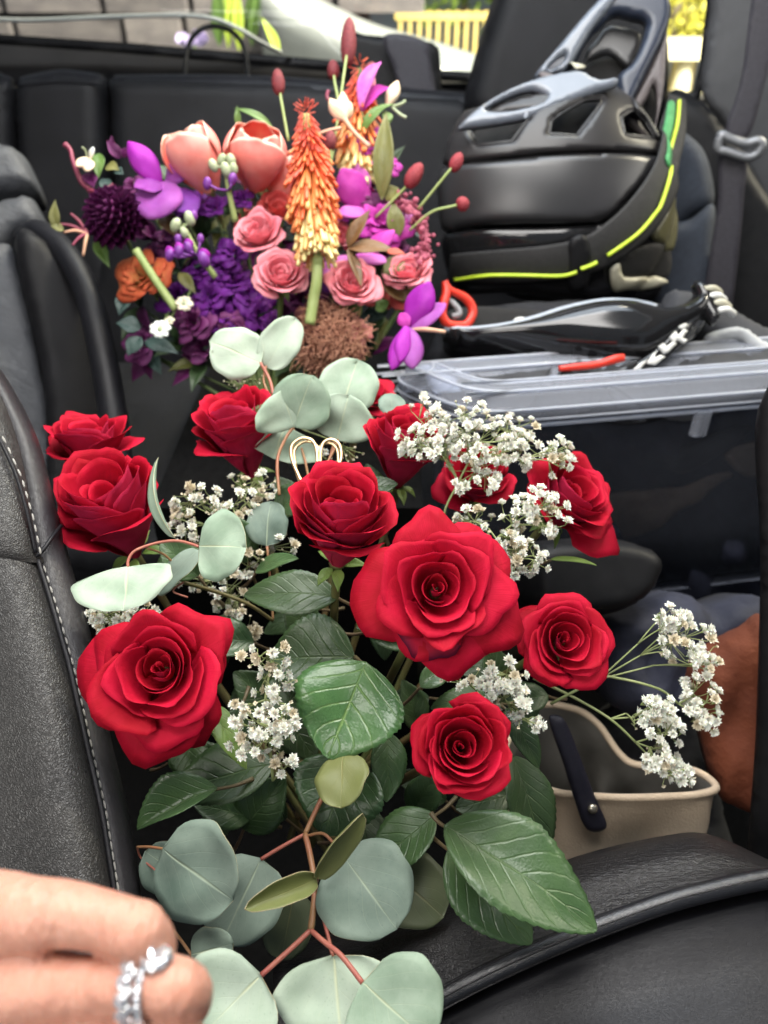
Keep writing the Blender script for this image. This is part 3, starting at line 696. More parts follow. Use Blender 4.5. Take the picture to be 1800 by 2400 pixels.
sprig('white blossoms between the biggest rose and right hand rose', [(1150, 1420, .52), (1170, 1360, .52), (1190, 1300, .52)],
      [(1180, 1270, .515, 65, 45, 24, 2), (1225, 1310, .51, 65, 45, 24, 2), (1160, 1340, .52, 45, 40, 14, 1), (1110, 1220, .54, 55, 30, 14, 2)], 7)
sprig('spray of white blossoms reaching far right towards the orange cloth', [(1290, 1650, .53), (1405, 1592, .53), (1450, 1590, .53), (1545, 1615, .53), (1590, 1650, .53)],
      [(1600, 1500, .53, 65, 62, 34, 1), (1575, 1450, .53, 35, 25, 8, 1), (1655, 1540, .53, 30, 40, 12, 1), (1640, 1640, .53, 42, 60, 24, 4), (1665, 1690, .53, 25, 30, 8, 4)], 8, size=.0045)
sprig('drooping spray of white blossoms before the canvas bag', [(1250, 1590, .545), (1340, 1632, .53), (1430, 1685, .52), (1490, 1740, .52)],
      [(1535, 1665, .52, 50, 40, 18, 2), (1560, 1720, .52, 40, 45, 18, 3), (1545, 1770, .52, 50, 40, 20, 3), (1580, 1820, .52, 40, 28, 12, 3), (1495, 1690, .52, 25, 25, 4, 2)], 9, size=.0045)
sprig('bunch of white blossoms between the two lower right roses', [(1120, 1720, .50), (1150, 1660, .495), (1170, 1630, .49)],
      [(1180, 1590, .48, 55, 40, 24, 2), (1195, 1640, .475, 50, 40, 22, 2), (1235, 1690, .475, 35, 22, 7, 2), (1090, 1590, .49, 60, 25, 9, 1)], 10)
sprig('loose white blossom spray beside the heart shaped rose', [(640, 1830, .46), (630, 1720, .455), (622, 1640, .455), (640, 1540, .455)],
      [(625, 1545, .45, 60, 45, 14, 3), (640, 1600, .45, 55, 35, 9, 3), (580, 1660, .445, 40, 20, 5, 2), (620, 1690, .445, 75, 35, 22, 1), (610, 1745, .445, 75, 32, 20, 1), (665, 1790, .445, 32, 26, 7, 0), (670, 1680, .445, 30, 40, 8, 2)], 11, size=.0041, cream=.25)
sprig('creamy blossoms behind the left eucalyptus leaves', [(560, 1330, .58), (540, 1250, .58), (520, 1200, .58)],
      [(460, 1180, .57, 65, 45, 34, 2), (595, 1140, .58, 60, 35, 22, 2), (430, 1240, .565, 40, 40, 18, 1), (560, 1190, .58, 60, 40, 22, 1)], 12, cream=.4)
sprig('shaded blossoms deep between the left roses', [(560, 1500, .58), (540, 1420, .58), (530, 1360, .58)],
      [(560, 1300, .57, 80, 50, 24, 2), (470, 1350, .56, 60, 40, 18, 2), (545, 1400, .57, 40, 60, 20, 1), (570, 1460, .57, 50, 50, 14, 0), (650, 1270, .57, 50, 60, 12, 2)], 13, cream=.4)
sprig('white blossoms squeezed between the seat and heart shaped rose', [(300, 1560, .52), (280, 1500, .52), (270, 1470, .52)],
      [(255, 1445, .51, 45, 45, 26, 2), (330, 1440, .52, 60, 30, 14, 2)], 14)
sprig('beige seedy blossoms under the pale eucalyptus tip', [(600, 960, .66), (590, 920, .665), (585, 895, .665)],
      [(580, 890, .66, 55, 25, 16, 2), (770, 1090, .60, 35, 40, 8, 0), (820, 1060, .60, 30, 40, 8, 0)], 15, size=.0036, cream=.9)

# ------------------------------------------------------------------ gold wire heart
GOLD = varied('gold_wire', (.72, .50, .26), (.85, .64, .38), 60, .32, metal=.85)
gp = [(722, 1160), (700, 1115), (684, 1075), (684, 1045), (705, 1028), (728, 1030), (741, 1050), (744, 1090), (745, 1150)]
gq = [(752, 1150), (751, 1090), (752, 1055), (760, 1036), (778, 1030), (795, 1042), (800, 1070), (790, 1105), (776, 1150)]
t = thing('heart_wire', 'gold bent wire in heart shape standing behind the roses', 'wire', P(745, 1160, .545), None)
for L in (gp, gq):
    mb = MB(); mb.tube([P(u, v, .552 + (1150 - v) * .00012) for u, v in L], px(4.2, .55), 8, n=50)
    mb.tube([P(u + 7 * (1 if u < 748 else -1) * (0 if v > 1100 else 1) , v + 8, .554 + (1150 - v) * .00012) for u, v in L], px(3.6, .55), 8, n=50); mb.obj('loop', [GOLD], t)
# ------------------------------------------------------------------ materials of the car
BLK = leather_mat('black_leather', (.007, .007, .008), (.013, .013, .015), rough=.40, grain=700, depth=.0003, spec=.2)
BLK_SM = leather_mat('black_leather_smooth', (.008, .008, .010), (.013, .013, .016), rough=.36, grain=1100, depth=.00010, spec=.24)
GRAIN = leather_mat('dark_grey_grained_leather', (.022, .021, .021), (.031, .030, .029), rough=.40, grain=560, depth=.0005, spec=.45)
WRINK = leather_mat('black_wrinkled_leather', (.009, .008, .009), (.015, .014, .015), rough=.34, grain=640, depth=.0004, wr=.0014, wscale=170, spec=.45)
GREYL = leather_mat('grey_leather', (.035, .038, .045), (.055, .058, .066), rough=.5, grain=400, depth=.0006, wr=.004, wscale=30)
TRIM = varied('black_trim_plastic', (.006, .006, .007), (.011, .011, .012), 60, .5, .0002, 900, spec=.2)
TRIM_G = varied('grey_pillar_trim', (.055, .055, .058), (.070, .070, .073), 40, .6, .0003, 900)
CARPET = varied('black_carpet', (.003, .003, .003), (.007, .007, .007), 120, .95, .001, 800, spec=.1)
BELT = varied('belt_webbing', (.022, .020, .026), (.034, .031, .040), 200, .6, .0004, 1200)
DENIM = varied('blue_black_seat_cloth', (.016, .021, .032), (.026, .033, .048), 150, .8, .0005, 1200)
THREAD = varied('white_thread', (.30, .29, .27), (.40, .39, .36), 100, .8)
CHROME = varied('dull_grey_metal', (.16, .165, .175), (.22, .225, .235), 60, .45, metal=.5)
def bigbox(name, c, hx, hy, hz, m, label=None):
    mb = MB(); mb.box(c, (hx, 0, 0), (0, hy, 0), (0, 0, hz)); o = mb.obj(name, [m], smooth=False); tag(o, kind='structure'); return o
bigbox('car_floor', (0, .9, .22), 1.0, 1.2, .03, CARPET)
HEADLINER = varied('grey_headliner', (.20, .20, .20), (.25, .25, .25), 80, .9)
for sx, nm in ((-.88, 'car_wall_left'), (.88, 'car_wall_right')):
    bigbox(nm, (sx, .75, .64), .03, 1.2, .40, TRIM)
bigbox('car_roof', (0, 1.74, 1.56), .88, .14, .02, HEADLINER)
bigbox('car_roof_side', (-.68, .70, 1.56), .20, .89, .02, HEADLINER)
bigbox('car_roof_side', (.68, .70, 1.56), .20, .89, .02, HEADLINER)

# ------------------------------------------------------------------ rear bench, shelf, window
NB = (0, -.95, .30)
t = thing('rear_bench', 'long black leather rear seat back below the rear window', 'car seat', P(600, 700, 1.2))
sb = plane(P(500, 300, 1.35), NB)
relief('back_panel', t, [(-90, 190), (-20, 183), (22, 196), (36, 240), (44, 420), (60, 900), (-90, 900)], sb, [BLK], .10, .030, 26, 16)
relief('back_panel', t, [(40, 222), (58, 188), (150, 176), (238, 183), (252, 215), (262, 450), (290, 900), (70, 900), (46, 420)], sb, [BLK], .10, .034, 40, 16)
relief('back_panel', t, [(258, 186), (600, 190), (980, 222), (1400, 260), (1600, 300), (1600, 900), (300, 900), (268, 450), (258, 230)], sb, [BLK], .10, .036, 46, 18)
mb = MB(); mb.tube([sb(u, v) + Vector((0, -.030, .012)) for u, v in ((62, 214), (150, 205), (236, 210), (262, 214))], .0022, 6); mb.obj('piping', [BLK_SM], t)
for us in ([(-80, 206), (-20, 204), (24, 214)], [(58, 212), (150, 200), (238, 206)], [(272, 208), (600, 212), (980, 244), (1300, 268)]):
    mb = MB(); mb.tube([sb(u, v) + Vector((0, .004, -.004)) for u, v in us], [.024, .028, .024], 16, n=24); mb.obj('top_roll', [BLK_SM], t)
relief('seat_cushion', t, [(-90, 880), (500, 860), (1100, 880), (1150, 1300), (-90, 1300)], plane(P(500, 1000, 1.05), (0, -.25, .97)), [BLK], .12, .03, 60, 30)
SHELF = plane(P(500, 160, 1.62), (0, -.55, .83))
o = relief('rear_shelf', None, [(-120, 84), (300, 118), (820, 158), (1130, 182), (1700, 236), (1700, 300), (1130, 262), (700, 222), (200, 205), (-120, 205)], SHELF, [BLK_SM], .03, .028, 26, 14, smooth=False); tag(o, kind='structure')
t = thing('rear_window', 'rear window pane with its black lower frame', 'window', Py(600, 60, 1.78))
WP = plane((0, 1.78, 1.2), (0, -1, 0))
m, nt, b = new_mat('window_glass'); tr = node(nt, 'ShaderNodeBsdfTransparent'); gl = node(nt, 'ShaderNodeBsdfGlossy'); gl.inputs['Roughness'].default_value = .03; fr = node(nt, 'ShaderNodeFresnel'); fr.inputs['IOR'].default_value = 1.35
tr.inputs['Color'].default_value = (.93, .95, .95, 1); mx = node(nt, 'ShaderNodeMixShader'); nt.links.new(fr.outputs[0], mx.inputs[0]); nt.links.new(tr.outputs[0], mx.inputs[1]); nt.links.new(gl.outputs[0], mx.inputs[2]); nt.links.new(mx.outputs[0], nt.nodes['Material Output'].inputs['Surface']); GLASS = m
relief('pane', t, [(-150, 78), (600, 138), (1720, 262), (1720, -160), (-150, -160)], WP, [GLASS], .004, 0, 30, 120, smooth=False)
relief('window_frame', t, [(-150, 70), (300, 100), (820, 145), (1130, 172), (1740, 232), (1740, 290), (1130, 196), (820, 172), (300, 126), (-150, 94)], plane((0, 1.77, 1.2), (0, -1, .1)), [TRIM], .03, .006, 8, 14, smooth=False)
# centre belt tower and its strap
t = thing('belt_tower', 'black trim block with a seat belt strap in front of rear window', 'seat belt', P(930, 300, 1.3))
pt = plane(P(930, 200, 1.40), (-.05, -.98, .2))
relief('housing', t, [(818, 86), (860, 82), (990, 96), (1020, 106), (1032, 140), (1036, 330), (1000, 420), (830, 400), (812, 250)], pt, [TRIM], .08, .012, 14, 12)
relief('strap', t, [(900, 84), (996, 96), (1012, 160), (1050, 360), (1078, 560), (986, 560), (968, 380), (928, 180)], plane(P(930, 200, 1.36), (.1, -.98, .2)), [BELT], .003, .001, 6, 14)
# headrest behind the helmet
t = thing('headrest', 'wide black leather headrest behind the helmet', 'headrest', P(1300, 320, 1.25))
relief('cushion', t, [(1088, 232), (1100, 180), (1128, 80), (1160, -10), (1200, -60), (1420, -70), (1520, -50), (1560, 40), (1560, 260), (1480, 340), (1180, 330), (1096, 270)], plane(P(1300, 150, 1.25), (-.1, -.96, .25)), [BLK], .08, .045, 60, 16)
for u in (1190, 1420):
    mb = MB(); mb.tube([P(u, 320, 1.27), P(u, 460, 1.22)], .006, 8); mb.obj('post', [CHROME], t)
# right hand side: pillar trim, belt, guide ring, seat flank
t = thing('pillar_trim', 'grey plastic pillar beside the rear window', 'car trim', P(1760, 300, 1.2))
pp = plane(P(1740, 150, 1.18), (-.35, -.93, .1))
relief('panel', t, [(1682, -60), (1664, 30), (1652, 120), (1644, 190), (1652, 236), (1700, 300), (1760, 420), (1880, 640), (1900, -60)], pp, [TRIM_G], .05, .010, 14, 16)
relief('window_seal', t, [(1664, -60), (1682, -60), (1666, 60), (1652, 190), (1640, 232), (1612, 246), (1580, 240), (1600, 222), (1626, 212), (1640, 150)], plane(P(1650, 150, 1.2), (-.3, -.95, .1)), [TRIM], .02, .004, 6, 10, smooth=False)
relief('lower_panel', t, [(1560, 238), (1640, 236), (1700, 300), (1780, 430), (1900, 640), (1900, 1150), (1560, 1150), (1540, 600)], plane(P(1650, 500, 1.22), (-.3, -.92, .25)), [TRIM], .05, .02, 30, 22)
t = thing('side_seat_belt', 'dark seat belt with a grey guide ring hanging at the right', 'seat belt', P(1740, 340, 1.05))
bp = plane(P(1720, 330, 1.05), (-.3, -.94, .15))
relief('strap', t, [(1776, -60), (1850, -60), (1792, 200), (1752, 322), (1700, 312), (1738, 180)], bp, [BELT], .003, .001, 6, 14)
relief('strap', t, [(1690, 352), (1748, 362), (1744, 460), (1726, 640), (1700, 780), (1640, 780), (1660, 620), (1682, 480)], bp, [BELT], .003, .001, 6, 14)
mb = MB()
mb.tube([bp(u, v) + Vector((0, -.012, 0)) for u, v in ((1680, 318), (1676, 345), (1700, 352), (1740, 364), (1764, 358), (1778, 336), (1768, 326), (1740, 332), (1706, 322), (1686, 312), (1680, 318))], .0065, 8); mb.obj('guide_ring', [CHROME], t)
t = thing('seat_flank', 'blue black cloth side of rear seat right of the helmet', 'car seat', P(1620, 700, 1.1))
relief('upper_cloth', t, [(1560, 300), (1600, 308), (1644, 345), (1666, 400), (1672, 478), (1620, 512), (1540, 560)], plane(P(1620, 450, 1.14), (-.3, -.9, .3)), [DENIM], .05, .025, 40, 14)
relief('lower_cloth', t, [(1672, 478), (1674, 560), (1662, 660), (1640, 760), (1540, 780), (1540, 556), (1620, 512)], plane(P(1620, 560, 1.135), (-.3, -.9, .3)), [DENIM], .05, .020, 40, 14)

# ------------------------------------------------------------------ rear left seat with raised bolster (soft, out of focus)
t = thing('left_rear_seat', 'rear left leather seat with pale lit head pad and black bolster', 'car seat', P(60, 1000, .9))
ls = plane(P(40, 420, .98), (.25, -.80, .55))
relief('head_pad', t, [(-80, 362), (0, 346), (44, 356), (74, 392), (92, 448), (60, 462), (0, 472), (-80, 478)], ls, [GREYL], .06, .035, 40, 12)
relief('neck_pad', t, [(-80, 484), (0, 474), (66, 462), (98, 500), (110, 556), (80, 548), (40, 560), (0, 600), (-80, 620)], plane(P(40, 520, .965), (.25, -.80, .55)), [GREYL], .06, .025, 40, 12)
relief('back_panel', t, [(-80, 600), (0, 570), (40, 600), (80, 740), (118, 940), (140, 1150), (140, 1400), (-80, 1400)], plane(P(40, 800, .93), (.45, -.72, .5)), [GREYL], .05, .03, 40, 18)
relief('side_panel', t, [(40, 570), (100, 560), (190, 680), (240, 860), (270, 1060), (290, 1400), (110, 1400), (110, 940)], plane(P(160, 860, .92), (.5, -.75, .4)), [BLK], .05, .012, 30, 18)
bz = [P(u, v, d) for u, v, d in ((44, 560, .93), (88, 540, .915), (150, 590, .90), (204, 690, .885), (240, 830, .87), (268, 1000, .86), (286, 1200, .85))]
mb = MB(); mb.tube(bz, [px(16, .9), px(26, .9), px(30, .9), px(30, .9), px(32, .88), px(34, .86), px(36, .85)], 14); mb.obj('bolster', [BLK_SM], t)
bigbox('car_console', (-.10, .86, .50), .14, .22, .19, CARPET)

# ------------------------------------------------------------------ front seat on the left with stitched seam
def lin(x, xs, ys): return float(np.interp(x, xs, ys))
EV = [820, 870, 960, 1100, 1240, 1350, 1500, 1720, 1850, 2000, 2140, 2460]; EU = [-40, 2, 62, 112, 142, 172, 214, 256, 288, 318, 333, 350]
SVv = [820, 870, 960, 1100, 1240, 1312, 1420, 1560, 1720, 1900, 2130, 2460]; SU = [-70, -30, 24, 62, 82, 90, 124, 164, 200, 240, 276, 310]
def sd(v): return lin(v, [820, 2460], [.545, .395])
def seat_row(v, ins=0.0, lift=0.0):
    s_ = lin(v, SVv, SU); e_ = lin(v, EV, EU); d = sd(v) - lift
    # last columns: the flank turns away behind the seam
    return [P(-420, v, d + .035), P(-220, v, d + .002), P(s_ - 190, v, d - .012), P(s_ - 90, v, d - .014), P(s_ - 32, v, d - .006), P(s_ - 3 + ins, v, d + .006)]
t = thing('passenger_seat', 'dark grey grained leather front seat with white stitched seam', 'car seat', P(0, 2400, .42))
patch('lower_panel', t, [seat_row(v) for v in (1290, 1330, 1420, 1560, 1720, 1900, 2130, 2300, 2460)], [GRAIN], 40, 60, .008)
up_rows = []
for v in (815, 850, 930, 1040, 1150, 1240, 1290, 1322):
    r = seat_row(v, 0, .006)
    if v >= 1290: r = [p + (FW * (.010 if v > 1300 else .003)) for p in r]
    up_rows.append(r)
patch('shoulder_panel', t, up_rows, [GRAIN], 40, 50, .008)
fl_rows = []
for v in (815, 900, 1040, 1240, 1350, 1500, 1720, 1900, 2130, 2460):
    s_ = lin(v, SVv, SU); e_ = lin(v, EV, EU); d = sd(v)
    fl_rows.append([P(s_ - 6, v, d + .008), P(s_ * .6 + e_ * .4, v, d + .010), P(e_ - 4, v, d + .022), P(e_ + 2, v, d + .05), P(e_ - 10, v, d + .12)])
patch('flank_panel', t, fl_rows, [leather_mat('dark_flank_vinyl', (.018, .017, .019), (.026, .024, .028), rough=.38, grain=900, depth=.0002)], 20, 60, .005)
mb = MB(); mb.tube([P(lin(v, SVv, SU) - 1, v, sd(v) + .002) for v in range(1312, 2460, 60)], px(6.5, .45), 8); mb.obj('welt', [BLK_SM], t)
mb = MB(); mb.tube([P(-60, 1352, .502), P(0, 1340, .500), P(50, 1318, .500), P(92, 1298, .502), P(120, 1262, .510), P(144, 1232, .525)], px(5, .5), 8); mb.obj('cross_seam', [BLK_SM], t)
mb = MB(); mb.tube([P(-40, 960, .515), P(4, 1040, .507), P(40, 1120, .503), P(66, 1210, .500), P(84, 1296, .499)], px(4.5, .5), 8); mb.obj('cross_seam', [BLK_SM], t)
sm = bpy.data.meshes.new('stitch'); q = MB(); q.ell((0, 0, 0), .0007, .0007, .0026, seg=6, rings=4); sm.from_pydata(q.v, [], q.f); sm.materials.append(THREAD)
def stitches(f, v0, v1, stepv, par):
    v = v0
    while v < v1:
        a = f(v); b_ = f(v + 8); o = bpy.data.objects.new('stitch', sm); link(o, par)
        z = (b_ - a).normalized(); x, y, z = frame_from(z); M = Matrix((x, y, z)).transposed().to_4x4(); M.translation = (a + b_) / 2 - origin_of(par); o.matrix_local = M; v += stepv
stitches(lambda v: P(lin(v, SVv, SU) + 8, v, sd(v) + .0065), 1330, 2200, 24, t)
stitches(lambda v: P(lin(v, [960, 1040, 1120, 1210, 1296], [-36, 8, 44, 70, 88]) + 7, v, .4985), 1000, 1290, 26, t)

# ------------------------------------------------------------------ front seat cushion at lower right with raised ridge
UU = [640, 880, 1070, 1225, 1388, 1551, 1660, 1800, 2000]
CR = [2230, 2150, 2090, 2045, 1990, 1954, 1950, 2012, 2120]
RG = [2560, 2430, 2323, 2248, 2180, 2121, 2091, 2061, 2040]
def dr(u): return lin(u, [640, 2000], [.425, .455])
t = thing('front_seat_cushion', 'black leather seat edge with shiny raised ridge at lower right', 'car seat', P(1500, 2300, .46))
rows = [[], [], [], [], [], [], []]
for u, c, r in zip(UU, CR, RG):
    d = dr(u)
    rows[0].append(P(u, c + 60, d + .16)); rows[1].append(P(u, c + 6, d + .085)); rows[2].append(P(u, c * .72 + r * .28, d + .035)); rows[3].append(P(u, c * .35 + r * .65, d + .016))
    rows[4].append(P(u, r - 16, d + .004)); rows[5].append(P(u, r + 2, d - .003)); rows[6].append(P(u, r + 30, d + .024))
patch('top_panel', t, rows, [WRINK], 60, 46, .006)
mb = MB(); mb.tube([P(u, r - 2, dr(u) + .0015) for u, r in zip(UU, RG)], .0058, 12, n=80); mb.obj('ridge_piping', [leather_mat('shiny_black_piping', (.010, .010, .012), (.014, .014, .017), rough=.24, grain=1200, depth=.0001, spec=.7)], t)
rows = [[], [], [], [], []]
for u, c, r in zip(UU, CR, RG):
    d = dr(u)
    rows[0].append(P(u, r - 10, d + .05)); rows[1].append(P(u, r + 34, d + .014)); rows[2].append(P(u, r + 80, d + .004)); rows[3].append(P(u, r + 210, d - .016)); rows[4].append(P(u, r + 420, d - .055))
patch('front_panel', t, rows, [BLK_SM], 50, 40, .006)
# ------------------------------------------------------------------ the mixed bouquet behind the roses
MG = 'flowers of the mixed bouquet'
PINK_F = petal_mat('spray_rose_pink', (.70, .16, .20), (.84, .32, .36), rough=.5, sss=.2, sheen=.15)
PINK_B = petal_mat('spray_rose_pink_outside', (.62, .17, .22), (.80, .33, .37), rough=.5, sss=.2, sheen=.15)
SALM = petal_mat('salmon_rose', (.50, .06, .06), (.62, .12, .11), rough=.5, sss=.15)
CORAL = petal_mat('coral_tulip', (.76, .17, .13), (.82, .28, .22), tip=(.86, .56, .44), rough=.42, sss=.12, sheen=.03, tipstart=.93, centre=(.84, .55, .34))
CORAL_O = petal_mat('coral_tulip_outside', (.76, .20, .17), (.82, .33, .28), tip=(.86, .56, .46), rough=.42, sss=.12, sheen=.03, tipstart=.92)
VIOLET = petal_mat('violet_orchid', (.25, .014, .27), (.36, .035, .37), rough=.5, sss=.15, sheen=.1)
LILAC = petal_mat('lilac_orchid', (.24, .045, .27), (.35, .10, .37), rough=.5, sss=.15, sheen=.1)
MAGENTA = petal_mat('magenta_petal', (.34, .02, .24), (.52, .07, .38), rough=.5, sss=.15, sheen=.1)
MAUVE = petal_mat('pink_lilac_petal', (.48, .10, .40), (.60, .22, .52), rough=.5, sss=.15, sheen=.1)
DPURP = petal_mat('deep_purple_stock', (.07, .007, .115), (.14, .020, .21), rough=.5, sss=.1, sheen=.1)
DPURP_B = petal_mat('deep_purple_stock_outside', (.10, .015, .18), (.17, .04, .27), rough=.5, sss=.1)
PLUM = petal_mat('plum_dahlia', (.045, .006, .035), (.10, .012, .075), tip=(.16, .04, .13), rough=.5, sss=.1, tipstart=.7)
RUST = petal_mat('rust_petal', (.42, .11, .04), (.46, .24, .08), tip=(.42, .07, .03), rough=.6, tipstart=.5)
TANP = petal_mat('tan_petal', (.38, .24, .08), (.46, .31, .12), rough=.6)
CREAM = petal_mat('cream_bud', (.75, .55, .36), (.82, .66, .48), tip=(.80, .60, .50), rough=.5, sss=.2)
BURG = varied('burgundy_head', (.11, .012, .018), (.22, .030, .035), 400, .7, .0015, 500)
BURG_R = varied('burgundy_red_head', (.20, .012, .022), (.32, .04, .05), 400, .7, .0015, 500)
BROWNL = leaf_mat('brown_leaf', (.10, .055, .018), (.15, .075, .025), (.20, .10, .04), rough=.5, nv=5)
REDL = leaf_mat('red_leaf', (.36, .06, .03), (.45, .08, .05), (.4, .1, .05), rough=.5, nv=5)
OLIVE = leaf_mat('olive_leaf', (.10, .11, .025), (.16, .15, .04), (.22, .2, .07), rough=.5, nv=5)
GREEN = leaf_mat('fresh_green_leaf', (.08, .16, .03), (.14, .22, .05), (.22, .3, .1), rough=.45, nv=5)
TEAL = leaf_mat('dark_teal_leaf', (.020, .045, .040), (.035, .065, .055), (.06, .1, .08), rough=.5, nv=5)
PALEG = varied('pale_green_stem', (.26, .34, .10), (.36, .42, .17), 50, .5)
BUDG = varied('pale_green_bud', (.30, .36, .20), (.42, .46, .30), 120, .6)
WINE = varied('wine_red_tube', (.17, .02, .045), (.30, .05, .10), 60, .5)
PEACH = varied('peach_stalk', (.55, .28, .18), (.62, .38, .24), 40, .5)
HUB2 = P(640, 1000, .86)

def srose(u, v, d, Rpx, axis, label, seed, mats=None, **k):
    return rose(u, v, d, Rpx, axis, label, seed, n=k.pop('n', 20), mats=mats or [PINK_F, PINK_B], name='spray_rose', group=MG, stem_to=HUB2, point=.02, stem_mat=STEM_G, **k)
srose(605, 552, .79, 68, (-.15, .45, .88), 'pink spray rose left of the orange flower spike', 101, openness=.62, hscale=1.15)
srose(658, 648, .78, 70, (.12, .35, .93), 'pink spray rose above the purple ruffled flowers', 102, openness=.75, hscale=1.1)
srose(826, 665, .79, 70, (.1, .35, .93), 'pink spray rose under the brown three part leaf', 103, openness=.70)
srose(955, 640, .82, 66, (-.2, .6, .75), 'coral pink spray rose at the right edge of the mixed bouquet', 104, openness=.8)
srose(655, 488, .83, 58, (.1, .5, .8), 'shaded salmon red rose between tulips and orange spike', 105, mats=[SALM, SALM], openness=.5, n=16)
srose(795, 556, .83, 48, (.2, .3, .9), 'pink rose peeking out right of the orange spike', 106, openness=.6, n=16)
srose(950, 690, .835, 40, (-.2, .1, .95), 'small coral rose behind the purple orchid at right', 107, mats=[SALM, PINK_B], openness=.6, n=14)

def flower(name, label, cat, u, v, d): return thing(name, label, cat, P(u, v, d), MG)
def pet(par, b, tp, w, nrm, m, bend=.12, fold=.05, curl=0.0, seed=0, kind='petal', notch=0.0, rows=16, name='petal', thick=.0006, side=0.0):
    d = (b[2] + tp[2]) / 2
    return leaf(name, par, P(*b), P(*tp), px(w, d), cdir(*nrm), kind, m if isinstance(m, list) else [m], bend=bend, fold=fold, curl=curl, seed=seed + int(b[0] + tp[1]), notch=notch, rows=rows, thick=thick, side=side)
def stemline(par, pts, r, m, name='stem', segs=7):
    mb = MB(); mb.tube([P(*p) for p in pts], [px(q, pts[0][2]) for q in r] if isinstance(r, (list, tuple)) else px(r, pts[0][2]), segs); return mb.obj(name, [m], par)

# coral tulips
def tulip(u, v, d, Rpx, axis, label, seed, spin=0.0, hs=1.9, op=.2):
    S = px(Rpx, d); Z = cdir(*axis); ax = frame_from(Z); c = P(u, v, d); org = c - Z * hs * .5 * S
    t = thing('tulip', label, 'tulip', org, MG); rg = random.Random(seed)
    for i in range(6):
        inner = i < 3; a = spin + i * 2.094 + (1.047 if inner else 0) + rg.uniform(-.15, .15)
        petal('petal', t, org, ax, S, (.74 if inner else .90), hs * rg.uniform(.93, 1.05), R(62), a, op * rg.uniform(.2, 1.2) * (.4 if inner else 1), .02, .56 if inner else .48, .03, .02, .02, seed * 50 + i, [CORAL, CORAL_O], ns=14, na=15, base_r=.25, thick=.03)
    mb = MB(); mb.tube([org, org - Z * .03 + Vector((0, 0, -.02)), HUB2], .003, 7); mb.obj('stem', [PALEG], t)
tulip(462, 376, .80, 86, (-.32, .74, .58), 'coral tulip with pale petal edges on the left', 201, spin=.5, hs=1.65)
tulip(600, 372, .81, 96, (.20, .62, .76), 'coral tulip with a broad rounded petal beside the orange spike', 202, spin=1.57 + 1.05, hs=1.45, op=.06)
tulip(665, 420, .84, 62, (.2, .8, .5), 'coral tulip half hidden behind the orange spike', 203, spin=.2)

# torch lilies
def fmesh(m):
    mb = MB(); mb.tube([(0, 0, 0), (0, 0, .35), (0, 0, .8), (0, 0, 1.0)], [.038, .058, .062, .055], 6, n=6)
    me = bpy.data.meshes.new('torch_floret'); me.from_pydata([tuple(p) for p in mb.v], [], mb.f); me.materials.append(m); me.polygons.foreach_set('use_smooth', [True] * len(me.polygons)); return me
TORCH = [fmesh(varied('torch_' + n_, a, b_, 150, .45, sss=.15, ssss=.01)) for n_, a, b_ in (('red', (.48, .05, .03), (.60, .09, .05)), ('red_orange', (.64, .09, .03), (.74, .15, .05)), ('orange', (.70, .17, .04), (.78, .27, .08)), ('amber', (.78, .34, .10), (.80, .45, .16)), ('yellow', (.78, .58, .22), (.82, .70, .34)))]
def torch(label, top, bot, wpx, stem, seed, n=420, shift=0.0):
    T_ = P(*top); B_ = P(*bot); ax = (T_ - B_); L = ax.length; ax.normalize(); X, Y, Z = frame_from(ax); W = px(wpx, top[2]) / 2
    t = thing('torch_lily', label, 'flower', B_, MG); rg = random.Random(seed)
    for i in range(n):
        h = 1 - (i / n) ** .85 * .98; a = i * 2.39996 + rg.uniform(-.12, .12)
        rad = X * math.cos(a) + Y * math.sin(a)
        prof = min(1, ((1 - h) / .55) ** .75) if h > .45 else 1 - .32 * ((.45 - h) / .45) ** 2
        ln = W * (.36 + 1.10 * min(1, (1 - h) / .6)) * rg.uniform(.85, 1.2)
        dirn = (rad * ((.55 if h > .5 else .30) + rg.uniform(-.12, .12)) + Z * (.35 if h > .93 else -.75 - .25 * (h < .3))).normalized()
        p0 = B_ + Z * L * (h * .84 + .18) + rad * W * (.08 + .44 * prof)
        k = 0 if h > .74 - shift else 1 if h > .50 - shift else 2 if h > .26 - shift else 3 if h > .20 else 4
        k = max(0, min(4, k + (rg.random() < .2) - (rg.random() < .2)))
        o = bpy.data.objects.new('floret', TORCH[k]); link(o, t)
        x, y, z = frame_from(dirn); th_ = ln * rg.uniform(.95, 1.15)
        M = Matrix((x * th_, y * th_, z * ln)).transposed().to_4x4(); M.translation = p0 - t.location; o.matrix_local = M
    for (h0, h1, r0_, r1_, k) in ((.92, .62, .10, .42, 0), (.62, .40, .42, .60, 1), (.40, .20, .60, .54, 2), (.20, .08, .54, .34, 4)):
        mb = MB(); mb.tube([B_ + Z * L * h0, B_ + Z * L * h1], [W * r0_, W * r1_], 12, n=2); mb.obj('core', [TORCH[k].materials[0]], t)
    mb = MB(); mb.tube([B_ + Z * L * .95, B_], W * .18, 7)
    mb.tube([B_ + Z * .01] + [P(*q) for q in stem], px(13, bot[2]), 8); mb.obj('stem', [PALEG if seed == 1 else STEM_G], t)
torch('tall orange and yellow flower spike standing before the tulips', (716, 252, .775), (746, 622, .755), 100, [(742, 660, .76), (735, 700, .765), (726, 760, .77)], 1)
torch('second orange and yellow flower spike behind the dark tall head', (843, 150, .865), (838, 430, .845), 92, [(838, 470, .85), (830, 560, .86)], 2, n=220)

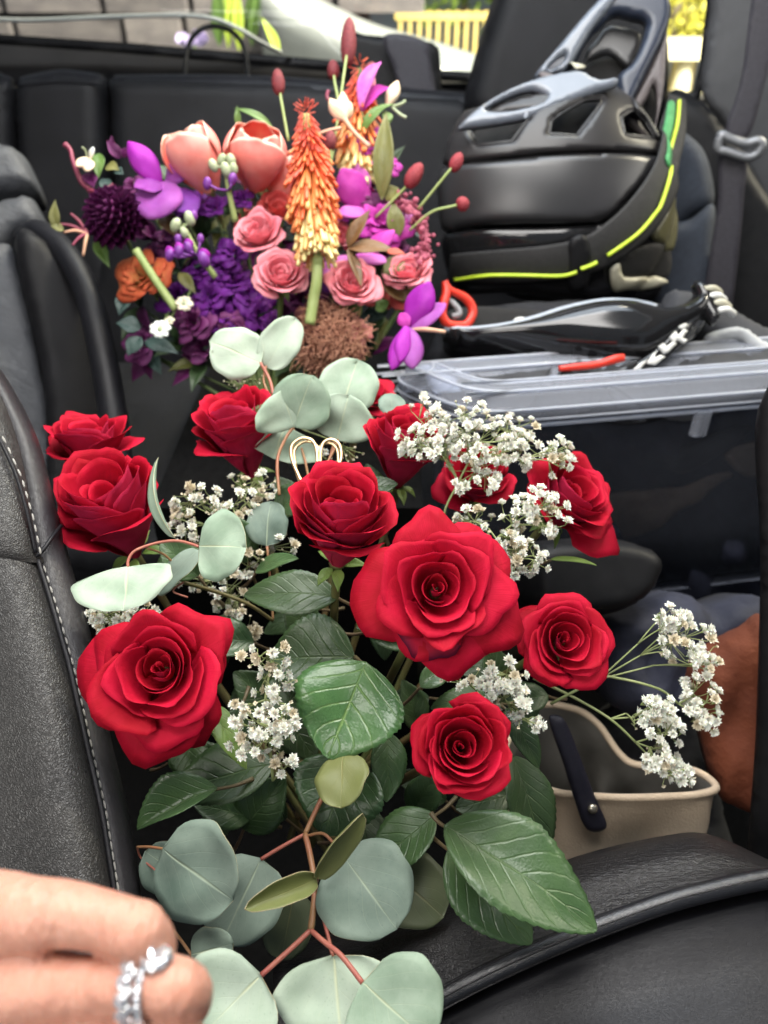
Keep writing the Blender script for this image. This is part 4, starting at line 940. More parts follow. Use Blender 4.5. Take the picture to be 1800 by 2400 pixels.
# burgundy seed heads on thin stems
def burnet(label, c, hpx, wpx, ang, stem, m, seed):
    d = c[2]; t = flower('burnet_head', label, 'flower head', *stem[-1]); z = cdir(math.sin(R(ang)), math.cos(R(ang)), .15); x, y, z = frame_from(z)
    mb = MB(); mb.ell(P(*c), px(wpx / 2, d), px(wpx / 2, d), px(hpx / 2, d), (x, y, z), 26, 26, fn=lambda ph, a: (1 + .07 * math.sin(9 * a + 6 * ph) * math.sin(14 * ph)) * (1 - .10 * math.cos(ph) * math.sin(ph)))
    mb.obj('seed_head', [m], t)
    stemline(t, [c] + stem, 3.2, PALEG)
burnet('tallest burgundy seed head against the rear window', (817, 98, .84), 104, 36, 3, [(808, 160, .835), (790, 290, .83), (770, 420, .83)], BURG, 1)
burnet('burgundy seed head standing alone on the left', (652, 192, .83), 58, 30, -4, [(660, 240, .83), (676, 330, .83)], BURG, 2)
burnet('short burgundy seed head beside the tallest one', (781, 163, .85), 42, 28, 0, [(786, 200, .845), (800, 270, .84)], BURG, 3)
burnet('burgundy seed head leaning right towards the helmet', (971, 411, .81), 62, 36, 32, [(945, 445, .815), (880, 510, .83)], BURG_R, 4)
burnet('red seed head in front of the helmet vent', (1070, 380, .80), 46, 30, 25, [(1045, 410, .80), (980, 490, .815)], BURG_R, 5)
burnet('small round red seed head lowest in front of the helmet', (1085, 478, .80), 30, 34, 70, [(1058, 484, .80), (1010, 498, .805), (960, 540, .82)], BURG_R, 6)
burnet('small burgundy seed head right of the orange spike', (774, 330, .80), 46, 30, 5, [(775, 370, .80), (778, 450, .81)], BURG, 7)
burnet('dark seed head inside the pink trumpet flower', (868, 166, .85), 40, 30, 20, [(860, 200, .85), (850, 300, .85)], BURG, 8)
burnet('tiny dark seed head below the pink trumpet flower', (897, 318, .85), 34, 20, 10, [(892, 350, .85), (880, 430, .85)], BURG, 9)

# pink trumpet flower, bud, cream bud (upper right)
t = flower('trumpet_flower', 'pink trumpet flower with white bud high on the right', 'flower', 850, 262, .84)
pet(t, (848, 262, .84), (893, 145, .835), 44, (-.3, .3, .9), [MAUVE], .10, .15, .3, 3)
pet(t, (850, 262, .84), (912, 205, .83), 46, (0, .5, .85), [MAGENTA], .08, .1, .2, 4)
pet(t, (846, 262, .845), (868, 168, .85), 40, (.2, .3, .9), [PINK_B], .1, .1, .2, 5)
pet(t, (908, 248, .84), (932, 190, .84), 34, (0, .2, .95), [CREAM], .15, .1, -.5, 6)
stemline(t, [(848, 262, .84), (862, 330, .84), (870, 430, .85)], 3, STEM_G)
pet(t, (846, 318, .835), (925, 245, .835), 30, (0, .5, .8), [GREEN], .2, .1, 0, 7, 'spear', name='leaf')
pet(t, (905, 262, .835), (905, 300, .835), 26, (.3, .3, .9), [GREEN], .2, .1, 0, 8, 'spear', name='leaf')
stemline(t, [(920, 250, .835), (940, 244, .83), (950, 236, .83)], 3.5, BUDG, 'stamen'); stemline(t, [(920, 252, .835), (938, 268, .83), (952, 276, .83)], 3.5, BUDG, 'stamen')
t = flower('cream_bud', 'pointed cream bud on a peach stalk above the tulips', 'flower bud', 800, 278, .80)
pet(t, (808, 282, .80), (804, 216, .80), 42, (.2, .2, .95), [CREAM], .1, .1, -.6, 1)
pet(t, (808, 282, .802), (772, 232, .80), 36, (-.3, .2, .9), [CREAM], .12, .1, -.4, 2)
pet(t, (806, 282, .805), (822, 240, .805), 34, (.5, .2, .8), [CREAM], .12, .1, -.4, 3)
stemline(t, [(808, 280, .80), (830, 310, .80), (866, 344, .80)], [6, 5, 6], PEACH)
stemline(t, [(770, 236, .80), (766, 224, .80), (770, 212, .80)], 4, WINE, 'stamen')
stemline(t, [(800, 300, .80), (770, 306, .80), (745, 315, .80)], 4, PEACH, 'stem')

# left: violet orchid, plum dahlia, honeysuckle, rust flower
t = flower('violet_orchid', 'violet orchid with an upright petal on the left', 'orchid', 400, 470, .80)
pet(t, (378, 432, .80), (300, 332, .79), 62, (-.2, .3, .9), [VIOLET], .10, .05, -.2, 1)
pet(t, (395, 425, .80), (350, 515, .78), 130, (-.15, .4, .9), [LILAC], .12, .02, -.1, 2)
pet(t, (385, 430, .80), (315, 440, .785), 90, (-.3, .5, .8), [LILAC], .1, .02, -.1, 21)
pet(t, (385, 440, .80), (460, 500, .79), 95, (.2, .5, .8), [DPURP_B], .10, .02, -.1, 3)
pet(t, (390, 430, .805), (445, 380, .80), 60, (.1, .3, .9), [LILAC], .10, .02, -.1, 4)
stemline(t, [(400, 450, .805), (460, 560, .83), (560, 800, .86)], 4, STEM_G)
def dahlia(label, u, v, d, Rpx, seed, mats, n=150, name='dahlia'):
    t = flower(name, label, 'flower', u, v + Rpx * .8, d + .02); rg = random.Random(seed); c = P(u, v, d); S = px(Rpx, d); A = cdir(-.25, .5, .8); X, Y, Z = frame_from(A)
    for i in range(n):
        z = 1 - 1.55 * i / n; r = math.sqrt(max(0, 1 - z * z)); a = i * 2.39996
        nn = X * r * math.cos(a) + Y * r * math.sin(a) + Z * z
        b = c + nn * S * .55; tp = c + nn * S * 1.0 + Z * S * .12
        leaf('petal', t, b, tp, S * .34, (nn * .2 + Z).normalized() if z < .9 else X, 'petal', mats, bend=-.05, fold=.25, curl=.3, seed=i + seed, rows=7, thick=0)
    mb = MB(); mb.ell(c, S * .6, S * .6, S * .6, seg=14, rings=8); mb.obj('core', [mats[0]], t); stemline(t, [(u, v, d + .02), (u + 60, v + 120, d + .04), (u + 160, v + 300, d + .06)], 5, STEM_G)
dahlia('dark plum ball shaped dahlia on the left', 276, 520, .80, 76, 5, [PLUM])
def ruffle(u, v, d, Rpx, axis, label, seed, mats, n=10, name='stock_flower', wav=.09, hs=.7, stem=True):
    rg = random.Random(seed); S = px(Rpx, d); Z = cdir(*axis); ax = frame_from(Z); org = P(u, v, d) - Z * .4 * S
    t = thing(name, label, 'flower', org, MG); ph = rg.uniform(0, 6)
    for i in range(n):
        q = i / (n - 1); ph += 2.2 + rg.uniform(-.4, .4)
        petal('petal', t, org, ax, S, .18 + .30 * q, hs * (1 - .25 * q), R(58), ph, .15 + .45 * q, .05 + .25 * q, .05, -.05, .05, wav, seed * 30 + i, mats, ns=9, na=13, thick=.02)
    if stem: mb = MB(); mb.tube([org, org - Z * .02, HUB2], .002, 6); mb.obj('stem', [STEM_G], t)
    return t
ruffle(330, 645, .81, 78, (-.25, .25, .93), 'faded rust and tan carnation below the plum dahlia', 11, [RUST, TANP], 14, 'carnation', .07)
for i, (u, v, r, ax_, lab) in enumerate([(490, 690, 44, (-.2, .3, .9), 'deep purple ruffled flower at the left end of its cluster'), (548, 655, 40, (0, .5, .8), 'deep purple ruffled flower on top of its cluster'),
        (590, 690, 42, (.2, .3, .9), 'deep purple ruffled flower right of its cluster middle'), (520, 735, 44, (0, .1, 1), 'deep purple ruffled flower in its cluster middle'),
        (610, 735, 40, (.2, 0, 1), 'deep purple ruffled flower beside the pale leaf tip'), (450, 755, 46, (-.3, 0, .95), 'plum ruffled flower at the lower left of the cluster'), (550, 780, 42, (0, -.2, 1), 'plum ruffled flower at the cluster bottom'),
        (545, 585, 40, (0, .5, .8), 'deep purple ruffled flower below the green buds'), (500, 480, 34, (-.1, .5, .8), 'purple ruffled flower under the left tulip'), (567, 462, 28, (.1, .5, .8), 'small purple ruffled flower between the tulips'), (530, 620, 34, (-.1, .4, .9), 'purple ruffled flower left of the pink spray rose'),
        (745, 590, 50, (0, .3, .9), 'shaded plum flower behind the orange spike')]):
    ruffle(u, v, .815, r * 1.3, ax_, lab, 300 + i, [DPURP, DPURP_B] if 'plum' not in lab else [PLUM, DPURP_B], 9)
def budspike(label, pts, buds, seed):
    t = flower('stock_buds', label, 'flower buds', *pts[-1]); stemline(t, pts, [4, 6, 8], PALEG)
    for i, (u, v, r, k) in enumerate(buds):
        d = pts[0][2] - .004; z = cdir(random.Random(i + seed).uniform(-.5, .5), .8, .4); x, y, z = frame_from(z)
        q = min(pts, key=lambda p: abs(p[0] - u) + abs(p[1] - v))
        mb = MB(); mb.ell(P(u, v, d), px(r * .7, d), px(r * .7, d), px(r, d), (x, y, z), 10, 8); 
        mb.tube([P(u, v, d), P((u + q[0]) / 2, (v + q[1]) / 2 + 8, d), P(q[0], q[1] + 6, q[2])], px(3, d), 5); mb.obj('bud', [BUDG if k == 0 else PURB], t)
        if k == 2: pet(t, (u, v + r * .3, d), (u - r * .2, v - r * 1.3, d - .004), r * 1.6, (-.2, .2, .9), [VIOLET], .1, .1, -.4, i, rows=9)
PURB = varied('purple_bud', (.13, .02, .22), (.24, .06, .33), 100, .5)
budspike('pale green bud spike in front of the tulips', [(528, 380, .78), (535, 440, .785), (552, 520, .80)], [(500, 388, 16, 0), (520, 374, 15, 0), (542, 376, 16, 0), (530, 398, 18, 0), (486, 430, 15, 1), (545, 420, 15, 1), (548, 395, 14, 0)], 1)
budspike('green and purple bud spike left of the spray roses', [(430, 525, .78), (462, 590, .785), (505, 650, .80)], [(412, 528, 18, 0), (445, 512, 18, 0), (432, 545, 14, 0), (420, 590, 17, 2), (398, 598, 16, 2), (442, 580, 16, 2), (478, 608, 20, 2), (455, 505, 12, 1), (470, 560, 12, 1), (418, 562, 13, 1)], 2)
stemline(flower('cut_stem', 'thick pale green stem left of the purple flowers', 'stem', 412, 720, .80), [(318, 585, .79), (360, 650, .795), (412, 725, .80)], 10, PALEG)
t = flower('honeysuckle', 'honeysuckle with curved wine red tubes and white lips far left', 'flower', 230, 430, .82)
stemline(t, [(152, 338, .81), (165, 352, .81), (172, 380, .81), (190, 425, .815), (212, 445, .82)], [7, 5, 5, 6, 6], WINE, 'tube')
stemline(t, [(208, 446, .82), (240, 450, .81), (268, 438, .81)], [6, 5, 9], WINE, 'tube')
pet(t, (212, 372, .81), (180, 390, .80), 34, (0, .3, .9), [CREAM], .15, .1, -.3, 1); pet(t, (210, 375, .81), (206, 402, .80), 30, (0, .3, .9), [CREAM], .15, .1, -.3, 2)
pet(t, (212, 372, .81), (220, 346, .80), 20, (0, .3, .9), [BB_W], .15, .1, -.3, 3); stemline(t, [(205, 372, .81), (200, 352, .805), (192, 345, .80)], 2, BUDG, 'stamen')
for i, (a, b_, w, m_) in enumerate([((232, 360), (232, 420), 34, GREEN), ((250, 390), (280, 400), 30, OLIVE), ((255, 420), (240, 450), 30, TEAL), ((270, 400), (290, 410), 24, TEAL), ((282, 372), (250, 330), 28, PLUM), ((290, 370), (300, 345), 24, PLUM), ((265, 360), (262, 318), 16, PLUM), ((210, 405), (220, 440), 40, PLUM)]):
    pet(t, (*a, .82), (*b_, .815), w, (0, .3, .9), [m_], .1, .1, 0, i, 'spear', name='leaf')
t = flower('spider_blossom', 'thin pink spidery petals beside the black bolster', 'flower', 205, 548, .84)
for i, (u, v) in enumerate([(165, 500), (150, 545), (170, 575), (195, 600), (140, 525)]):
    stemline(t, [(205, 548, .84), ((205 + u) / 2, (548 + v) / 2 - 6, .835), (u, v, .83)], [4, 4, 2.5], PEACH if i % 2 else WINE, 'petal')
for i, (a, b_, w, m_) in enumerate([((132, 540), (130, 468), 26, OLIVE), ((225, 560), (258, 630), 32, GREEN), ((150, 540), (118, 530), 22, OLIVE), ((330, 770), (272, 758), 44, TEAL), ((330, 790), (300, 835), 44, TEAL), ((340, 800), (420, 830), 40, TEAL), ((300, 690), (280, 740), 40, TEAL), ((420, 640), (460, 690), 30, OLIVE), ((380, 500), (420, 560), 44, BROWNL)]):
    tt = flower('filler_leaf', ['olive leaf upright by the bolster', 'green leaf below the plum dahlia', 'olive leaf low by the bolster', 'dark teal leaf left of the white daisy', 'dark teal leaf under the white daisy', 'dark teal leaf in the shade below the plum flower', 'dark leaf under the rust carnation', 'olive leaf by the thick green stem', 'brown leaf beneath the violet orchid'][i], 'leaf', *a, .82)
    pet(tt, (*a, .82), (*b_, .815), w, (0, .3, .9), [m_], .1, .1, 0, i, 'spear', name='blade', rows=24)
def daisy(label, u, v, d, r, n, mat, seed):
    t = flower('white_daisy', label, 'flower', u, v + r, d); rg = random.Random(seed)
    for k in range(n):
        a = 6.283 * k / n + rg.uniform(-.2, .2); pet(t, (u, v, d), (u + r * math.cos(a), v + r * math.sin(a) * .8, d - .004), r * .8, (0, .3, .9), [mat], .2, .1, -.2, k, rows=7)
    mb = MB(); mb.ell(P(u, v, d - .003), px(r * .3, d), px(r * .3, d), px(r * .25, d), seg=10, rings=6); mb.obj('centre', [BUDG], t); stemline(t, [(u, v, d), (u + 20, v - 40, d + .02)], 3, STEM_G)
daisy('bright white small flower at the lower left of the mixed bouquet', 376, 772, .79, 26, 9, BB_W, 1); daisy('cream small flower beside the purple cluster', 432, 712, .80, 22, 8, BB_C, 2); daisy('tiny pale flower under the cut stem', 398, 752, .80, 12, 6, BB_C, 3)

# right: magenta orchids, ruffled centre, brown leaves, amaranth, smoke bush
t = flower('magenta_orchid', 'large magenta orchid right of the orange spike', 'orchid', 850, 500, .84)
pet(t, (850, 490, .84), (800, 395, .82), 80, (-.2, .3, .9), [MAGENTA], .12, .05, -.2, 1); pet(t, (845, 470, .84), (838, 385, .83), 60, (.1, .3, .9), [MAUVE], .12, .05, -.2, 2)
pet(t, (850, 490, .835), (798, 505, .815), 70, (-.2, .5, .8), [MAUVE], .12, .05, -.2, 3); pet(t, (855, 490, .84), (850, 430, .83), 46, (.3, .3, .9), [MAGENTA], .12, .05, -.2, 4); pet(t, (870, 500, .84), (900, 450, .835), 50, (.2, .3, .9), [PLUM], .12, .05, -.2, 5)
stemline(t, [(850, 490, .845), (820, 600, .85), (720, 850, .87)], 4, STEM_G)
ruffle(893, 515, .83, 74, (.15, .4, .9), 'ruffled magenta flower behind the brown leaf', 401, [MAGENTA, MAUVE], 12, 'ruffled_blossom', .08)
t = flower('lilac_orchid', 'broad lilac petals below the brown three part leaf', 'orchid', 800, 620, .815)
pet(t, (830, 600, .82), (758, 650, .80), 90, (-.1, .5, .85), [MAUVE], .12, .05, -.2, 1); pet(t, (830, 600, .82), (905, 615, .80), 60, (.1, .6, .8), [MAUVE], .10, .05, -.2, 2); pet(t, (820, 620, .82), (800, 688, .80), 80, (0, .3, .9), [MAUVE], .12, .05, -.2, 3); pet(t, (800, 640, .825), (750, 680, .82), 60, (0, .3, .9), [DPURP_B], .12, .05, -.2, 4); pet(t, (850, 600, .82), (925, 540, .81), 56, (.2, .6, .8), [MAGENTA], .1, .05, -.2, 5)
t = flower('purple_orchid', 'bright purple orchid drooping over the bin edge', 'orchid', 965, 770, .76)
pet(t, (958, 770, .76), (1008, 660, .75), 74, (-.2, .2, .95), [VIOLET, ], .10, .05, -.2, 1); pet(t, (965, 775, .758), (1046, 712, .75), 52, (.1, .5, .8), [LILAC], .08, .08, -.1, 2)
pet(t, (955, 765, .755), (918, 868, .745), 52, (-.3, .1, .9), [VIOLET], .10, .08, -.3, 3); pet(t, (960, 768, .755), (966, 866, .745), 62, (.2, .1, .95), [LILAC], .08, .12, -.2, 4); pet(t, (958, 765, .755), (938, 735, .76), 36, (-.4, .2, .8), [MAGENTA], .1, .1, -.2, 5); pet(t, (950, 765, .752), (938, 850, .742), 40, (0, .1, .95), [VIOLET], .1, .1, -.3, 6)
stemline(t, [(965, 772, .757), (1000, 772, .75), (1044, 778, .745)], [3, 6, 4], PEACH, 'stem')
t = flower('brown_leaf', 'brown three part leaf with a red tip right of the orange spike', 'leaf', 815, 582, .79)
pet(t, (815, 580, .79), (868, 492, .785), 40, (-.3, .3, .9), [BROWNL], .05, .1, 0, 1, 'spear', name='leaflet', rows=24); pet(t, (815, 582, .79), (930, 592, .785), 54, (0, .6, .8), [BROWNL], .06, .1, 0, 2, 'spear', name='leaflet', rows=24)
pet(t, (815, 582, .79), (848, 680, .78), 30, (.4, .3, .85), [BROWNL], .05, .1, 0, 3, 'spear', name='leaflet', rows=24); pet(t, (905, 590, .783), (952, 598, .78), 26, (0, .6, .8), [REDL], .05, .1, 0, 4, 'spear', name='leaflet')
for i, (a, b_, w, m_, lab) in enumerate([((895, 470), (905, 260), 50, OLIVE, 'tall wavy olive leaf beside the dark belt'), ((905, 470), (935, 440), 50, OLIVE, 'olive leaf at the foot of the tall wavy one'), ((960, 700), (880, 660), 70, BROWNL, 'dark brown leaf under the coral roses'), ((940, 600), (900, 680), 50, OLIVE, 'dark olive leaf right of the pink spray rose'), ((930, 560), (920, 470), 44, OLIVE, 'olive leaf behind the amaranth'),
        ((640, 300), (548, 255), 20, GREEN, 'thin green leaf above the tulips'), ((560, 300), (556, 248), 16, GREEN, 'narrow upright green leaf above the tulips'), ((900, 730), (880, 700), 40, GREEN, 'pale green leaf below the coral roses'), ((640, 720), (610, 690), 36, GREEN, 'small green leaf under the pink spray roses'), ((830, 740), (850, 715), 40, GREEN, 'green sepal leaf under the right pink rose')]):
    tt = flower('filler_leaf', lab, 'leaf', *a, .83); pet(tt, (*a, .83), (*b_, .825), w, (0, .3, .9), [m_], .12, .1, .1, i, 'spear', name='blade', rows=24)
t = flower('amaranth', 'drooping pink knobbly amaranth tassel near the helmet', 'flower', 950, 470, .83); rg = random.Random(8)
am = varied('amaranth_pink', (.30, .05, .09), (.46, .12, .18), 300, .7); cu = crom([(930, 462, .83), (965, 490, .825), (990, 530, .82), (1002, 575, .82), (985, 610, .82)], 60)
mb = MB(); mb.tube([P(*q) for q in cu[::12]], px(6, .82), 6); mb.obj('stem', [am], t)
km = bpy.data.meshes.new('knob'); q = MB(); q.ell((0, 0, 0), 1, 1, 1, seg=8, rings=5); km.from_pydata(q.v, [], q.f); km.materials.append(am); km.polygons.foreach_set('use_smooth', [True] * len(km.polygons))
for i in range(110):
    c = cu[rg.randrange(60)]; r = rg.uniform(4, 8); k = (c[1] - 440) / 170
    o = bpy.data.objects.new('knob', km); link(o, t); o.scale = [px(r, .82)] * 3; o.location = P(c[0] + rg.gauss(0, 6 + 9 * k), c[1] + rg.gauss(0, 10), c[2] + rg.uniform(-.012, .012)) - t.location
# smoke bush
SMK = varied('smoke_bush_hair', (.34, .14, .09), (.50, .26, .16), 80, .7); SMC = varied('smoke_bush_core', (.10, .025, .03), (.20, .06, .055), 40, .8, .004, 90)
t = flower('smoke_bush', 'fuzzy mauve brown smoke bush plume below the orange spike', 'plume', 770, 880, .80); rg = random.Random(21)
mb = MB()
for i in range(60):
    a = rg.uniform(0, 6.28); rr = math.sqrt(rg.random()); mb.ell(P(765 + 85 * rr * math.cos(a), 800 + 85 * rr * math.sin(a), .80 + .02 * rr + rg.uniform(-.012, .012)), px(rg.uniform(12, 26), .8), px(rg.uniform(12, 24), .8), px(rg.uniform(12, 24), .8), seg=10, rings=6)
o = mb.obj('core', [SMC], t); o['kind'] = 'stuff'
mb = MB()
for i in range(620):
    a = rg.uniform(0, 6.28); rr = math.sqrt(rg.random()); u = 768 + 88 * rr * math.cos(a); v = 795 + 85 * rr * math.sin(a); d = .775 + .02 * rr * rr
    l = rg.uniform(14, 46); b_ = rg.uniform(0, 6.28)
    mb.tube([P(u, v, d + .006), P(u + l * .5 * math.cos(b_), v + l * .5 * math.sin(b_) + rg.uniform(-6, 6), d + rg.uniform(-.008, .002)), P(u + l * math.cos(b_), v + l * math.sin(b_), d + rg.uniform(-.008, .006))], [px(1.3, .78), px(.8, .78)], 3, n=5, cap=False)
o = mb.obj('hair', [SMK], t); o['kind'] = 'stuff'
stemline(t, [(770, 860, .80), (740, 930, .82)], 6, STEM_G)
ruffle(850, 775, .80, 34, (.4, .2, .9), 'dusky pink bud at the right of the smoke bush', 405, [petal_mat('dusky_pink', (.36, .10, .10), (.48, .20, .18)), PINK_B], 7, 'dusky_bud', .05)

# dark leaves and stems filling the heart of the mixed bouquet
rg = random.Random(77)
fill = [(430, 640), (470, 560), (360, 560), (600, 450), (700, 560), (760, 700), (880, 620), (690, 700), (560, 820), (430, 810), (640, 790), (900, 740), (330, 720), (480, 700), (770, 480), (860, 560), (620, 600), (540, 500), (400, 430), (900, 420), (940, 520), (820, 740), (700, 480), (590, 760), (480, 850), (350, 830), (690, 860), (870, 830)]
words = ['under the plum dahlia', 'between the bud spikes', 'below the violet orchid', 'between the tulips', 'behind the orange spike', 'above the smoke bush', 'beside the brown leaf', 'under the spray roses', 'over the pale leaf tip', 'left of the plum flowers', 'behind the pale leaf tip', 'under the coral roses', 'near the rust carnation', 'behind the purple cluster', 'by the magenta orchid', 'below the magenta orchid', 'between the pink roses', 'under the left tulip', 'above the violet orchid', 'beside the belt strap', 'behind the amaranth', 'below the right pink rose', 'behind the salmon rose', 'under the purple cluster', 'in the shade above the red rose', 'below the teal leaves', 'beneath the smoke bush', 'right of the smoke bush']
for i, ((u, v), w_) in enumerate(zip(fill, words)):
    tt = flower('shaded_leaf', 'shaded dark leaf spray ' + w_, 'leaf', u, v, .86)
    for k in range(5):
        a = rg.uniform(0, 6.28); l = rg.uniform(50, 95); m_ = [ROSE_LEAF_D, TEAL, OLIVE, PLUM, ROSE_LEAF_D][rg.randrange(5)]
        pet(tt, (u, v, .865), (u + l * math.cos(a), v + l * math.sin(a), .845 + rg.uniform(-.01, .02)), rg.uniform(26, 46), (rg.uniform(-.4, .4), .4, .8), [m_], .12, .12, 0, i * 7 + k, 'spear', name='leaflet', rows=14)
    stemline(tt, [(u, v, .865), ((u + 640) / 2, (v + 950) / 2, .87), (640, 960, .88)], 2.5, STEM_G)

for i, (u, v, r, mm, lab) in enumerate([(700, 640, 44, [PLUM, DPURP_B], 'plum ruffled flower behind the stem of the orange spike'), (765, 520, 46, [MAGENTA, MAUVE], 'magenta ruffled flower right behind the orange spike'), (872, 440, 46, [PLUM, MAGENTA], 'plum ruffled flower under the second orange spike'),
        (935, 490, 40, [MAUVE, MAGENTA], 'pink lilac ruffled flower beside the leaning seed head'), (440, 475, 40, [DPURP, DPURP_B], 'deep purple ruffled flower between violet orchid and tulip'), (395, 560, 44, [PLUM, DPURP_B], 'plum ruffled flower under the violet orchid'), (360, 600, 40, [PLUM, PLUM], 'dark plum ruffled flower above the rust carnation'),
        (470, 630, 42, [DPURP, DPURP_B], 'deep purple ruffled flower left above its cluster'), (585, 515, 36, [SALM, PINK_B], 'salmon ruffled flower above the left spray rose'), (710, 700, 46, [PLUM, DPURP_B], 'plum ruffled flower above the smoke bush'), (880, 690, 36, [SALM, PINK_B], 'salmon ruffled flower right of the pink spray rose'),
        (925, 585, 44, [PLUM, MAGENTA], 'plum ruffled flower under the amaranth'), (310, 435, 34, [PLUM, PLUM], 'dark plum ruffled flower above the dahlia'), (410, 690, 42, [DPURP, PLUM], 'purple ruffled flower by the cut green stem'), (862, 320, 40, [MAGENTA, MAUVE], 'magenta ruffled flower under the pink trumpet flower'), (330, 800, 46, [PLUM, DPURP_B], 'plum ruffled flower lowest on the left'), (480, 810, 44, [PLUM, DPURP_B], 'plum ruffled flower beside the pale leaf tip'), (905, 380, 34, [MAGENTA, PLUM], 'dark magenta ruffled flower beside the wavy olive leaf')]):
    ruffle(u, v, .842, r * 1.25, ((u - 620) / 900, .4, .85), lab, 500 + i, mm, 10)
# ------------------------------------------------------------------ plastic storage bin with its lid
ZL = P(1120, 940, .75).z
C0 = Pz(1118, 938, ZL); L0 = Pz(940, 866, ZL); R0 = Pz(1800, 884, ZL)
eR = (R0 - C0).normalized(); eL = (L0 - C0).normalized()
def rrect(c, a, la, b, lb, r, n=8):
    """rounded parallelogram outline, corner c, sides a*la and b*lb"""
    cs = [c, c + a * la, c + a * la + b * lb, c + b * lb]; out = []
    for i in range(4):
        p = cs[i]; d0 = (cs[i - 1] - p).normalized(); d1 = (cs[(i + 1) % 4] - p).normalized()
        for k in range(n + 1):
            t_ = k / n; q0 = p + d0 * r * (1 - t_) ** 2 + d1 * r * t_ ** 2; out.append(q0)
    return out
def sweep(outline, prof):
    n = len(outline); v = []
    for (o, dz) in prof:
        for i in range(n):
            t_ = (outline[(i + 1) % n] - outline[i - 1]).normalized(); nn = Vector((t_.y, -t_.x, 0))
            v.append(outline[i] + nn * o + Vector((0, 0, dz)))
    return v, gridfaces(len(prof), n, wrap=True, flip=True)
def clear_mat(name, tint, trans, rough, gloss_rough=.12, white=(.75, .78, .85), ior=1.45):
    """milky see-through plastic: part passes, part scatters, surface shine on top"""
    m, nt, b = new_mat(name)
    tr = node(nt, 'ShaderNodeBsdfTransparent'); tr.inputs['Color'].default_value = (*tint, 1)
    setp(b, base=white, rough=gloss_rough, spec=.5, ior=ior)
    f = math_n(nt, 'MULTIPLY_ADD', noise_fac(nt, 9, 3), (1 - trans) * .5, (1 - trans) * .75)
    fr = node(nt, 'ShaderNodeFresnel'); fr.inputs['IOR'].default_value = ior
    f2 = math_n(nt, 'MAXIMUM', f, fr.outputs[0])
    mx = node(nt, 'ShaderNodeMixShader'); nt.links.new(f2, mx.inputs[0]); nt.links.new(tr.outputs[0], mx.inputs[1]); nt.links.new(b.outputs[0], mx.inputs[2])
    bump(nt, b, noise_fac(nt, 14, 2), .5, .004)
    nt.links.new(mx.outputs[0], nt.nodes['Material Output'].inputs['Surface']); return m
PP_LID = clear_mat('milky_lid_plastic', (.90, .92, .96), .70, .2, .14, (.55, .58, .66))
PP_TOP = clear_mat('clear_lid_plastic', (.86, .89, .94), .90, .1, .14, (.40, .43, .50), 1.35)
PP_BODY = clear_mat('clear_bin_plastic', (.90, .91, .94), .84, .1, .12, (.26, .28, .34), 1.32)
t = thing('storage_bin', 'clear plastic storage bin with a milky lid under the helmets', 'storage bin', Vector((C0.x + .3, C0.y + .2, ZL - .30)))
LD = (L0 - C0).length * 1.25
lid_o = rrect(C0, eR, .78, eL, LD, .045)
v, f = sweep(lid_o, [(-.060, -.010), (-.040, -.010), (-.034, 0), (-.012, .001), (-.004, -.003), (-.003, -.013), (.003, -.014), (.004, -.024), (.000, -.026), (.000, -.034), (-.003, -.034)])
n_ = len(lid_o)
lid = mk('lid', v, f, [PP_LID], t)
mk('lid_top', v[:n_], [tuple(range(n_))], [PP_TOP], lid, False)
PP_EDGE = clear_mat('bright_lid_edge', (.9, .92, .96), .55, .2, .16, (.70, .73, .80))
for (o_, z_, r_) in ((-.034, .001, .0016), (-.010, .001, .0020), (.003, -.014, .0018), (.004, -.025, .0014), (.000, -.034, .0022)):
    v2, _ = sweep(lid_o, [(o_, z_)]); mb = MB(); mb.tube([Vector(q) for q in v2] + [Vector(v2[0])], r_, 6, n=len(v2) * 2, cap=False); mb.obj('lid_ridge', [PP_EDGE], lid)
for i, (a_, b_) in enumerate(((.115, .0), (.36, .0))):
    mb = MB(); c = C0 + eR * (a_ + .13) + Vector((0, 0, -.048)); mb.box(c - Vector((eL.x, eL.y, 0)) * .002, eR * .007, Vector((eL.x, eL.y, 0)) * .004, Vector((0, 0, .016))); bevel(mb.obj('latch', [PP_LID], lid, False), .002)
bo = rrect(C0 + eR * .014 + eL * .014, eR, .75, eL, LD - .03, .05)
v, f = sweep(bo, [(0, -.020), (-.006, -.06), (-.010, -.12), (-.018, -.22), (-.026, -.31), (-.05, -.325)])
mk('body', v, f + [tuple(range(5 * len(bo), 6 * len(bo)))], [PP_BODY], t)
NAVY = varied('navy_cloth', (.010, .012, .024), (.020, .023, .045), 30, .8, .002, 60); BRN = varied('brown_paper', (.20, .14, .10), (.30, .22, .16), 40, .6, .004, 60); GRYC = varied('dark_grey_cloth', (.018, .019, .022), (.035, .036, .042), 30, .85, .002, 60)
bn = Vector((eR.y, -eR.x, 0)); bn = bn if bn.y < 0 else -bn
inp = plane(C0 + eL * .075 + Vector((0, 0, -.1)), bn)
def lump(u, v): return .012 * math.sin(u * .021 + v * .013) + .009 * math.sin(u * .05 - v * .031) + .016 * mnoise.noise(Vector((u * .012, v * .012, .3)))
o = relief('folded_clothes', None, [(1180, 985), (1400, 1010), (1600, 985), (1900, 950), (1900, 1420), (1180, 1420)], inp, [NAVY], .14, .01, 40, 24, hfn=lump); tag(o, 'dark navy clothes packed inside the clear bin', 'clothes')
ip = [C0 + eL * .06 + eR * .04, C0 + eL * .06 + eR * .72, C0 + eL * (LD - .04) + eR * .72, C0 + eL * (LD - .04) + eR * .04]
